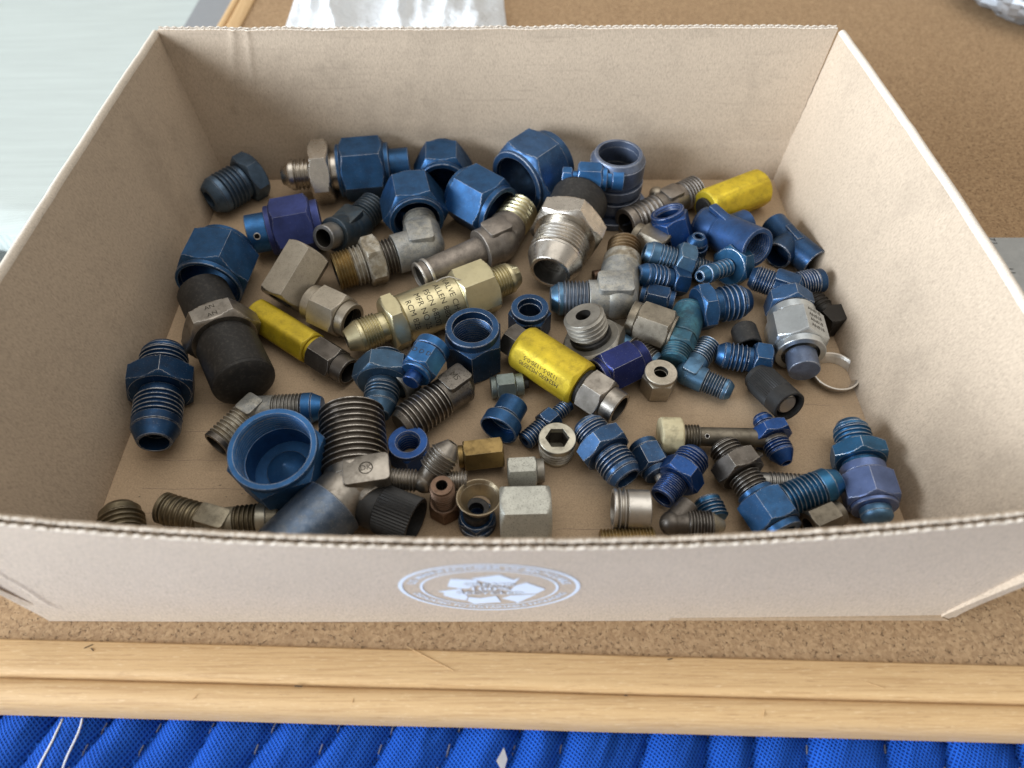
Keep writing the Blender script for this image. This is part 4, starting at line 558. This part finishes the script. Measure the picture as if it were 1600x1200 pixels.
  ('hex_nut', 'blue nut with a white stub between two blue unions', 'nut', 'bluew', [60.09, 177.28, 7.32], [([66.76, 157.72, 7.32], 0, [('shoulder', 'c', 3.13, 6.68, 6.68, 0.0, 0.0, 'bluew', {}), ('hexagon', 'h', 11.27, 7.27, 7.27, 0.0, 0.0, 'bluew', {}), ('rim', 'c', 3.13, 6.39, 6.39, 0.0, 0.0, 'bluew', {}), ('stub', 'c', 3.13, 2.33, 2.33, 0.0, 0.0, 'alu', {})])], {}),
  ('union_fitting', 'royal blue pipe union with open threaded end toward the front', 'fitting', 'royal', [65.17, 147.36, 10.53], [([83.34, 169.5, 12.03], 0, [('rim', 'c', 1.25, 5.94, 5.94, 3.96, 3.96, 'royal', {}), ('thread', 't', 9.35, 6.22, 6.22, 3.96, 3.96, 'royal', {'n': 9}), ('hexagon', 'h', 8.1, 9.05, 9.05, 0.0, 0.0, 'royal', {}), ('thread', 't', 7.48, 7.64, 7.64, 0.0, 0.0, 'royal', {'n': 5}), ('flared_nose', 'c', 2.49, 7.07, 5.66, 0.0, 0.0, 'royal', {})])], {}),
  ('sleeve_ring', 'dull silver threaded sleeve lying at the front edge', 'sleeve', 'alu', [43.33, 143.15, 9.15], [([58.99, 142.54, 9.15], 0, [('lip', 'c', 1.62, 8.83, 8.83, 7.17, 7.17, 'alu', {}), ('thread', 't', 4.32, 9.1, 9.1, 6.9, 6.9, 'alu', {'n': 2}), ('sleeve', 'c', 9.73, 8.69, 8.69, 6.9, 6.9, 'alu', {})])], {}),
  ('threaded_rod', 'brass threaded stub just visible over the front wall', 'rod', 'brass', [37.43, 129.71, 5.48], [([60.33, 130.59, 5.48], 0, [('thread', 't', 22.91, 5.43, 5.43, 0.0, 0.0, 'brass', {'n': 16})])], {}),
  ('elbow_fitting', 'dark steel elbow with a threaded nose at the front right', 'elbow', 'dsteel', [67.11, 134.33, 12.95], [([88.96, 133.45, 12.95], 0, [('arm', 'c', 6.33, 5.1, 5.1, 1.34, 1.34, 'dsteel', {}), ('thread', 't', 10.36, 5.9, 5.9, 1.34, 1.34, 'dsteel', {'n': 8}), ('flared_nose', 'c', 5.18, 5.36, 2.15, 1.34, 1.34, 'bronze2', {})]), ([75.36, 142.7, 12.95], 0, [('arm', 'c', 11.75, 4.87, 4.87, 0.0, 0.0, 'dsteel', {})])], {'ball': 5.37}),
  ('banjo_bolt', 'long bolt with cream painted head and brown shank', 'bolt', 'dsteelb', [68.33, 180.99, 8.66], [([116.23, 179.93, 8.66], 0, [('head', 'h', 10.18, 8.61, 8.61, 0.0, 0.0, 'cream', {'ch': 0.89, 'rc': 1.05}), ('thread', 't', 8.38, 5.64, 5.64, 0.0, 0.0, 'dsteelb', {'n': 6}), ('shank', 'c', 29.35, 4.45, 4.45, 0.0, 0.0, 'dsteelb', {})])], {'hole': (0.44, 2, -10, 1.2)}),
  ('union_fitting', 'royal blue small union with nose pointing to the front right', 'fitting', 'royal', [117.53, 192.01, 8.92], [([123.85, 166.02, 8.92], 0, [('flared_nose', 'c', 1.96, 3.55, 4.44, 0.0, 0.0, 'royal', {}), ('land', 'c', 2.61, 4.73, 4.73, 0.0, 0.0, 'royal', {}), ('thread', 't', 2.61, 4.73, 4.73, 0.0, 0.0, 'royal', {'n': 2}), ('hexagon', 'h', 6.52, 8.87, 8.87, 2.07, 2.07, 'royal', {}), ('seal', 'c', 1.96, 5.92, 5.92, 2.07, 2.07, 'dsteel', {}), ('thread', 't', 4.57, 6.21, 6.21, 2.07, 2.07, 'royal', {'n': 3}), ('land', 'c', 1.3, 5.92, 5.92, 2.07, 2.07, 'royal', {}), ('flared_nose', 'c', 5.22, 5.92, 2.66, 2.07, 2.07, 'royal', {})])], {}),
  ('union_fitting', 'dark steel union screwed into a blue nut at the front right', 'fitting', 'dsteel', [95.71, 175.29, 10.43], [([113.79, 130.88, 10.43], 0, [('flared_nose', 'c', 1.63, 5.61, 6.45, 0.0, 0.0, 'dsteel', {}), ('thread', 't', 7.08, 7.29, 7.29, 0.0, 0.0, 'dsteel', {'n': 4}), ('hexagon', 'h', 9.26, 10.38, 10.38, 0.0, 0.0, 'dsteel', {}), ('thread', 't', 8.72, 7.29, 7.29, 0.0, 0.0, 'dsteel', {'n': 5}), ('nut_shoulder', 'c', 2.72, 8.14, 8.14, 0.0, 0.0, 'blue', {}), ('swivel_nut', 'h', 15.26, 10.1, 10.1, 5.61, 5.61, 'blue', {}), ('nut_rim', 'c', 3.27, 8.7, 8.7, 5.61, 5.61, 'blue', {})])], {}),
  ('washer', 'large thin steel washer behind the dark steel union', 'washer', 'dsteelb', [102.2, 169.73, 9.46], [([102.36, 168.83, 8.74], 0, [('ring', 'c', 1.16, 11.03, 11.03, 8.71, 8.71, 'dsteelb', {})])], {}),
  ('threaded_fitting', 'blue-green flared threaded arm crossing over at the front right', 'fitting', 'tealb', [111.51, 144.81, 6.55], [([143.26, 155.44, 12.46], 0, [('shank', 'c', 6.94, 5.87, 5.87, 4.19, 4.19, 'tealb', {}), ('thread', 't', 17.35, 7.83, 7.83, 4.19, 4.19, 'tealb', {'n': 9}), ('land', 'c', 4.86, 7.55, 7.55, 4.19, 4.19, 'tealb', {}), ('flared_nose', 'c', 4.86, 6.99, 5.03, 4.19, 4.19, 'tealb', {})])], {}),
  ('threaded_fitting', 'grey threaded stub behind the blue-green arm', 'fitting', 'steel2', [110.49, 159.07, 4.93], [([133.01, 157.11, 4.93], 0, [('tip', 'c', 4.52, 4.31, 4.31, 0.0, 0.0, 'steel2', {}), ('thread', 't', 18.09, 4.88, 4.88, 0.0, 0.0, 'steel2', {'n': 10})])], {}),
  ('threaded_fitting', 'small teal threaded fitting under the dark steel elbow', 'fitting', 'teal2', [85.27, 149.55, 6.46], [([87.44, 139.35, 6.46], 0, [('rounded_end', 'd', 1.16, 5.85, 5.85, 0.0, 0.0, 'teal2', {}), ('land', 'c', 2.32, 5.85, 5.85, 0.0, 0.0, 'teal2', {}), ('thread', 't', 6.95, 6.41, 6.41, 0.0, 0.0, 'teal2', {'n': 4})])], {}),
  ('hex_nut', 'dark grey nut under the blue-green threaded arm', 'nut', 'dsteelb', [142.29, 143.04, 6.4], [([126.71, 136.37, 6.4], 0, [('rim', 'c', 3.26, 5.52, 5.52, 3.87, 3.87, 'dsteelb', {}), ('hexagon', 'h', 13.69, 6.35, 6.35, 3.59, 3.59, 'dsteelb', {})])], {}),
  ('union_fitting', 'turquoise union with a lilac-blue nut in the front right corner', 'fitting', 'teal2', [156.91, 186.48, 11.14], [([155.12, 135.23, 11.14], 15, [('flared_nose', 'c', 3.09, 5.4, 7.39, 0.0, 0.0, 'teal2', {}), ('land', 'c', 1.85, 7.68, 7.68, 0.0, 0.0, 'teal2', {}), ('thread', 't', 8.65, 8.24, 8.24, 0.0, 0.0, 'teal2', {'n': 4}), ('hexagon', 'h', 8.03, 11.09, 11.09, 0.0, 0.0, 'teal2', {}), ('collar', 'c', 2.47, 8.24, 8.24, 0.0, 0.0, 'teal2', {}), ('nut_shoulder', 'c', 4.33, 9.67, 9.67, 0.0, 0.0, 'lilac', {}), ('swivel_nut', 'h', 14.21, 10.52, 10.52, 0.0, 0.0, 'lilac', {}), ('nut_rim', 'c', 1.85, 9.67, 9.67, 0.0, 0.0, 'lilac', {}), ('stub', 'c', 3.09, 6.54, 6.54, 0.0, 0.0, 'steelblue', {}), ('stub_end', 'd', 3.71, 6.54, 6.54, 0.0, 0.0, 'steelblue', {})])], {}),
  ('threaded_fitting', 'bronze threaded fitting half hidden in the front left corner', 'fitting', 'bronze', [-168.81, 143.04, 10.54], [([-159.0, 121.69, 10.54], 0, [('flared_nose', 'c', 2.41, 6.19, 7.8, 0.0, 0.0, 'bronze', {}), ('land', 'c', 3.01, 8.34, 8.34, 0.0, 0.0, 'bronze', {}), ('thread', 't', 12.05, 9.42, 9.42, 0.0, 0.0, 'bronze', {'n': 5}), ('hexagon', 'h', 6.02, 10.49, 10.49, 0.0, 0.0, 'bronze', {})])], {}),
  ('elbow_fitting', 'beige 45 degree elbow with two threads along the front wall', 'elbow', 'bronze2', [-126.75, 137.29, 6.96], [([-152.08, 144.91, 6.96], 0, [('arm', 'c', 6.1, 6.36, 6.36, 0.0, 0.0, 'bronze2', {}), ('thread', 't', 18.31, 6.91, 6.91, 5.25, 5.25, 'bronze', {'n': 7}), ('rim', 'c', 2.03, 6.91, 6.91, 5.25, 5.25, 'bronze', {})]), ([-100.19, 140.31, 6.96], 0, [('arm', 'c', 8.27, 6.6, 6.6, 0.0, 0.0, 'bronze2', {}), ('thread', 't', 9.55, 6.88, 6.88, 0.0, 0.0, 'bronze', {'n': 5}), ('land', 'c', 4.46, 6.88, 6.88, 0.0, 0.0, 'cadw', {}), ('flared_nose', 'c', 4.46, 6.6, 4.95, 0.0, 0.0, 'bronze2', {})])], {'ball': 6.86, 'pad': [13.72, 9.33]}),
  ('metal_bead', 'tiny round metal bead by the back wall', 'bead', 'warm', [90.43, 365.17, 8.07], [([90.43, 365.17, 0.05], 0, [('top', 'd', 4.01, 4.41, 4.41, 0.0, 0.0, 'warm', {}), ('base', 'c', 4.01, 4.41, 4.41, 0.0, 0.0, 'warm', {})])], {}),
  ('metal_bead', 'tiny copper bead below the polished silver reducer', 'bead', 'copper', [45.93, 291.84, 3.31], [([52.96, 293.91, 3.31], 0, [('body', 'c', 4.58, 3.26, 3.26, 1.45, 1.45, 'copper', {}), ('rounded_end', 'd', 2.75, 3.26, 3.26, 0.0, 0.0, 'copper', {})])], {})]

N = 48
ANG = [2 * math.pi * i / N for i in range(N)]
def hexr(ap, t, sides=6):
    s = 2 * math.pi / sides; return ap / math.cos(((t + s / 2) % s) - s / 2)
def seg_profile(kind, L, r0, r1, b0, b1, op):
    """outer and inner stations: (x, radius, shape) with shape 0 round, 1 hexagon cut by a cone, 2 knurled, 3 square, 4 hex socket"""
    if kind == 't':
        n = op['n']; out = []; p = L / n; dep = min(.15 * r0, p * .62)
        for i in range(n):
            r = lerp(r0, r1, (i + .5) / n); x = i * p
            out += [(x + .05 * p, r - dep, 0), (x + .24 * p, r - .78 * dep, 0), (x + .40 * p, r - .18 * dep, 0), (x + .46 * p, r, 0), (x + .54 * p, r, 0), (x + .60 * p, r - .18 * dep, 0), (x + .76 * p, r - .78 * dep, 0), (x + .95 * p, r - dep, 0)]
        out = [(0, r0 - dep, 0)] + out + [(L, r1 - dep, 0)]
    elif kind in 'hq':
        sides = 6 if kind == 'h' else 4; rc = r0 / math.cos(math.pi / sides); lo = r0 * (.95 if kind == 'h' else .99); ch = op.get('ch') or (rc - lo) * .62; ch = min(ch, L * .4); rc = min(rc, r0 * op.get('rc', 9)); sh = 1 if kind == 'h' else 3
        st = [0, .2, .45, .7, 1]
        out = [(ch * t, (lerp(lo, rc, t), r0), sh) for t in st] + [(L - ch * t, (lerp(lo, rc, t), r0), sh) for t in reversed(st)]
    elif kind == 'd': out = [(L * t, r0 * math.sqrt(max(.0, 1 - t ** 2.6)) if t < 1 else r0 * .18, 0) for t in (0, .3, .55, .75, .9, 1)]
    elif kind == 'k': out = [(0, r0 * .96, 0), (.02 * L, r0, 2), (.98 * L, r0, 2), (L, r0 * .96, 0)]
    else:
        c = min(.3, L * .18, r0 * .08, r1 * .08); out = [(0, r0 - c, 0), (c, r0 + (r1 - r0) * c / L, 0), (L - c, r1 - (r1 - r0) * c / L, 0), (L, r1 - c, 0)]
    inn = []
    if b0 > 0:
        hb = 4 if op.get('hb') else 0
        if op.get('it'):
            Lt = L * (.4 if op['it'] == 2 else 1); n = max(2, int(Lt / 1.7)); p = Lt / n
            inn = [(0, b0, 0)]
            for i in range(n): inn += [(i * p + .1 * p, b0 + .15, 0), (i * p + .5 * p, b0 - .55, 0), (i * p + .9 * p, b0 + .15, 0)]
            inn += ([(Lt, b1 - .9, 0)] if op['it'] == 2 else []) + [(L, b1 - (.9 if op['it'] == 2 else 0), 0)]
        else: inn = [(0, b0, hb), (L, b1, hb)]
    return out, inn
def shape_r(r, sh, i, t):
    if sh == 0: return r
    if sh == 1: return min(hexr(r[1], t), r[0])
    if sh == 3: return min(hexr(r[1], t, 4), r[0])
    if sh == 2: return r * (1 if i % 2 else .945)
    if sh == 4: return hexr(r, t)
def frame(A_, B_, roll):
    X = (B_ - A_).normalized(); ref = Vector((0, -1, 0)) if abs(X.z) > .8 else Vector((0, 0, 1))
    Z = (ref - X * ref.dot(X)).normalized(); Y = Z.cross(X); q = R(roll)
    return X, Y * math.cos(q) - Z * math.sin(q), Z * math.cos(q) + Y * math.sin(q)
BARE = {'ss', 'steel', 'steel2', 'dsteel', 'dsteelb', 'cad', 'zinc', 'zincd', 'zincb', 'warm', 'warmd', 'browngrey', 'brown', 'bronze', 'bronze2', 'tape', 'copper', 'brass'}
def build_seg(part, kind, L, r0, r1, b0, b1, mat, op, A_, X, Y, Z, x0, root, org, first):
    out, inn = seg_profile(kind, L, r0, r1, b0, b1, op)
    if kind == 'd' and first: out = [(L - x, r, s) for x, r, s in reversed(out)]
    n = 96 if kind == 'k' else N; V = []; Fc = []; rings = []
    def add(x, r, sh):
        base = len(V)
        for i in range(n):
            t = 2 * math.pi * i / n; rr = shape_r(r, sh, i, t); V.append(A_ + X * (x0 + x) + Z * (rr * math.cos(t)) + Y * (rr * math.sin(t)))
        rings.append(base)
    for s in out: add(*s)
    for s in reversed(inn): add(*s)
    for a, b_ in zip(rings, rings[1:] + ([rings[0]] if inn else [])):
        for i in range(n): Fc.append((a + i, a + (i + 1) % n, b_ + (i + 1) % n, b_ + i))
    if not inn: Fc += [tuple(range(rings[0], rings[0] + n))[::-1], tuple(range(rings[-1], rings[-1] + n))]
    o = link_mesh(part, V, Fc, mat, root, org, 28)
    if kind == 't':
        at_ = o.data.attributes.new('threaded', 'FLOAT', 'POINT'); cr = o.data.attributes.new('crest', 'FLOAT', 'POINT')
        at_.data.foreach_set('value', [1.0] * len(V)); fl_ = [1.0 if k_ < len(out) and 0 < k_ < len(out) - 1 and (k_ - 1) % 8 in (3, 4) else 0.0 for k_ in range(len(V) // n)]
        cr.data.foreach_set('value', [f_ for f_ in fl_ for _ in range(n)])
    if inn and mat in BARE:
        o.data.materials.append(M['bore']); q0 = (len(out)) * n; q1 = (len(out) + len(inn) - 1) * n  # inner faces get the metal with bore shade in its colour
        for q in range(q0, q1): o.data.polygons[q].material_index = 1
    return o
def stamp(s, size, pos, xd, yd, nrm, root, org, mat='ink', cyl=None):
    V, Fc = text_mesh(s, size); W = []
    for x, y, z in V:
        if cyl: r, Zc, Yc, ph0, base, X = cyl; ph = ph0 - x / r; W.append(base + X * y + (Zc * math.cos(ph) + Yc * math.sin(ph)) * (r + .05))
        else: W.append(pos + xd * x + yd * y + nrm * .05)
    link_mesh('stamped_lettering', W, Fc, mat, root, org, 0)
for name, label, cat, mat, C, arms, ex in FITTINGS:
    A_ = Vector(C); lowz = min([C[2]] + [a[0][2] for a in arms]); cen = sum((Vector(a[0]) for a in arms), A_.copy()) / (len(arms) + 1)
    org = Vector((cen.x, cen.y, max(0, lowz - max(s[3] for a in arms for s in a[2])))); root = tag(empty(name, org), label, cat, 'loose pipe fittings in the tray')
    org = tuple(org); frames = []
    for B, roll, segs in arms:
        X, Y, Z = frame(A_, Vector(B), roll); x0 = 0; fr = []
        for i, (part, kind, L, r0, r1, b0, b1, m_, op) in enumerate(segs):
            ob = None
            if kind != 's': ob = build_seg(part, kind, L, r0, r1, b0, b1, m_, op, A_, X, Y, Z, x0, root, org, i == 0)
            fr.append((x0, L, r0, ob)); x0 += L
        frames.append((X, Y, Z, fr))
    if 'ball' in ex:
        r = ex['ball'] * .995; V, Fc = grid(lambda u, v: A_ + Vector((math.sin(math.pi * v) * math.cos(2 * math.pi * u), math.sin(math.pi * v) * math.sin(2 * math.pi * u), math.cos(math.pi * v))) * r, 32, 16, True)
        link_mesh('elbow_body' if 'elbow' in name else 'tee_body', V, Fc, mat, root, org, 60)
    if 'pad' in ex:
        sx, sy = ex['pad'][:2]; r = ex['ball']; X = frames[0][0]; X = Vector((X.x, X.y, 0)).normalized(); Y = Vector((-X.y, X.x, 0)); d2 = frames[1][0] if len(frames) > 1 else X
        off = (frames[0][0] + d2) * sx * .10 if len(ex['pad']) == 2 else Vector((ex['pad'][2], -ex['pad'][3], 0)); zt = r * 1.0 + .35; h = min(sx, sy) * .5
        rnd = min(sx, sy) * .16; V = []; lv = [(zt - h, 0), (zt - .5, 0), (zt - .12, .12), (zt, .5)]
        for zz, ins in lv:
            for cx, cy, a0 in ((1, 1, 0), (-1, 1, 90), (-1, -1, 180), (1, -1, 270)):
                for k in range(5):
                    a = R(a0 + k * 22.5); px = cx * (sx / 2 - rnd) + (rnd - ins * .8) * math.cos(a); py = cy * (sy / 2 - rnd) + (rnd - ins * .8) * math.sin(a)
                    V.append(A_ + off + X * px + Y * py + Vector((0, 0, zz)))
        Fc = [(j * 20 + i, j * 20 + (i + 1) % 20, (j + 1) * 20 + (i + 1) % 20, (j + 1) * 20 + i) for j in range(3) for i in range(20)] + [tuple(range(20))[::-1], tuple(range(60, 80))]
        pado = link_mesh('forged_pad', V, Fc, mat, root, org, 35)
    for tx in ex.get('texts', ()):
        if tx[1] == 'pad':
            if len(tx) > 3:
                rg = tx[3]; build_seg('emblem_ring', 'c', .3, rg, rg, rg * .84, rg * .84, 'ink', {}, A_ + off + Vector((0, 0, zt - .25)), Vector((0, 0, 1)), Vector((0, 1, 0)), Vector((1, 0, 0)), 0, pado, org, True)
            stamp(tx[0], tx[2], A_ + off + Vector((0, 0, zt)), -Y * -1 if Y.x > 0 else -Y, Vector((0, 0, 1)).cross(Y if Y.x > 0 else -Y), Vector((0, 0, 1)), pado, org)
            continue
        ai = 0
        if len(tx) == 7: s_, ai, si, fq, size, ph, mode = tx
        else: s_, si, fq, size, ph, mode = tx
        X, Y, Z, fr = frames[ai]; x0, L, r0, so = fr[si]; ph = R(ph); nrm = Z * math.cos(ph) + Y * math.sin(ph); tan = Y * math.cos(ph) - Z * math.sin(ph)
        if mode == 'wrap': stamp(s_, size, None, None, None, None, so, org, cyl=(r0, Z, Y, ph, A_ + X * (x0 + L * fq), X))
        elif mode == 'flaty': stamp(s_, size, A_ + X * (x0 + L * (1 - fq)) + nrm * r0, tan, -X, nrm, so, org)
        else: stamp(s_, size, A_ + X * (x0 + L * fq) + nrm * r0, -X, -tan, nrm, so, org)
    if 'hole' in ex:
        t, _, ph, rad = ex['hole']; rad = min(rad, 2.0); X, Y, Z, fr = frames[0]; Ltot = sum(f[1] for f in fr); xx = t * Ltot
        x0, L, r0, so = [f for f in fr if f[0] <= xx][-1]; ph = R(-ph - 40); nrm = Z * math.cos(ph) + Y * math.sin(ph); p = A_ + X * xx + nrm * (r0 - 1.5)
        tn = nrm.cross(X)
        build_seg('hole_rim', 'c', 1.7, rad, rad, rad * .7, rad * .7, 'alu', {}, p, nrm, tn, X, 0, so, org, True)
        build_seg('hole_shade_disc', 'c', 1.55, rad * .7, rad * .7, 0, 0, 'hole', {}, p, nrm, tn, X, 0, so, org, True)  # solid dark disc painting the hole's shade; nothing is bored
    if 'wire' in ex:
        X, Y, Z, fr = frames[0]; x0, L, r0, so = fr[ex['wire'][0]]; pts = []
        for fq, ph, rf in ex['wire'][1]: a = R(ph); pts.append(A_ + X * (x0 + L * fq) + (Z * math.cos(a) + Y * math.sin(a)) * r0 * rf)
        link_mesh('lock_wire', *tube(pts, .3, 6), 'alu', root, org)
    kids = {}
    for _, _, _, fr in frames:
        for f in fr:
            if f[3]: kids.setdefault(f[3].name.split('.')[0], f[3])
    for sub, main in (('nut_shoulder', 'swivel_nut'), ('nut_rim', 'swivel_nut'), ('rubber_cap_end', 'rubber_cap'), ('lower_cap_end', 'lower_cap'), ('cap_rim', 'lower_cap'), ('cone_base', 'inner_cone'), ('stub_end', 'stub'), ('end_lip', 'tube_end')):
        if sub in kids and main in kids: kids[sub].parent = kids[main]
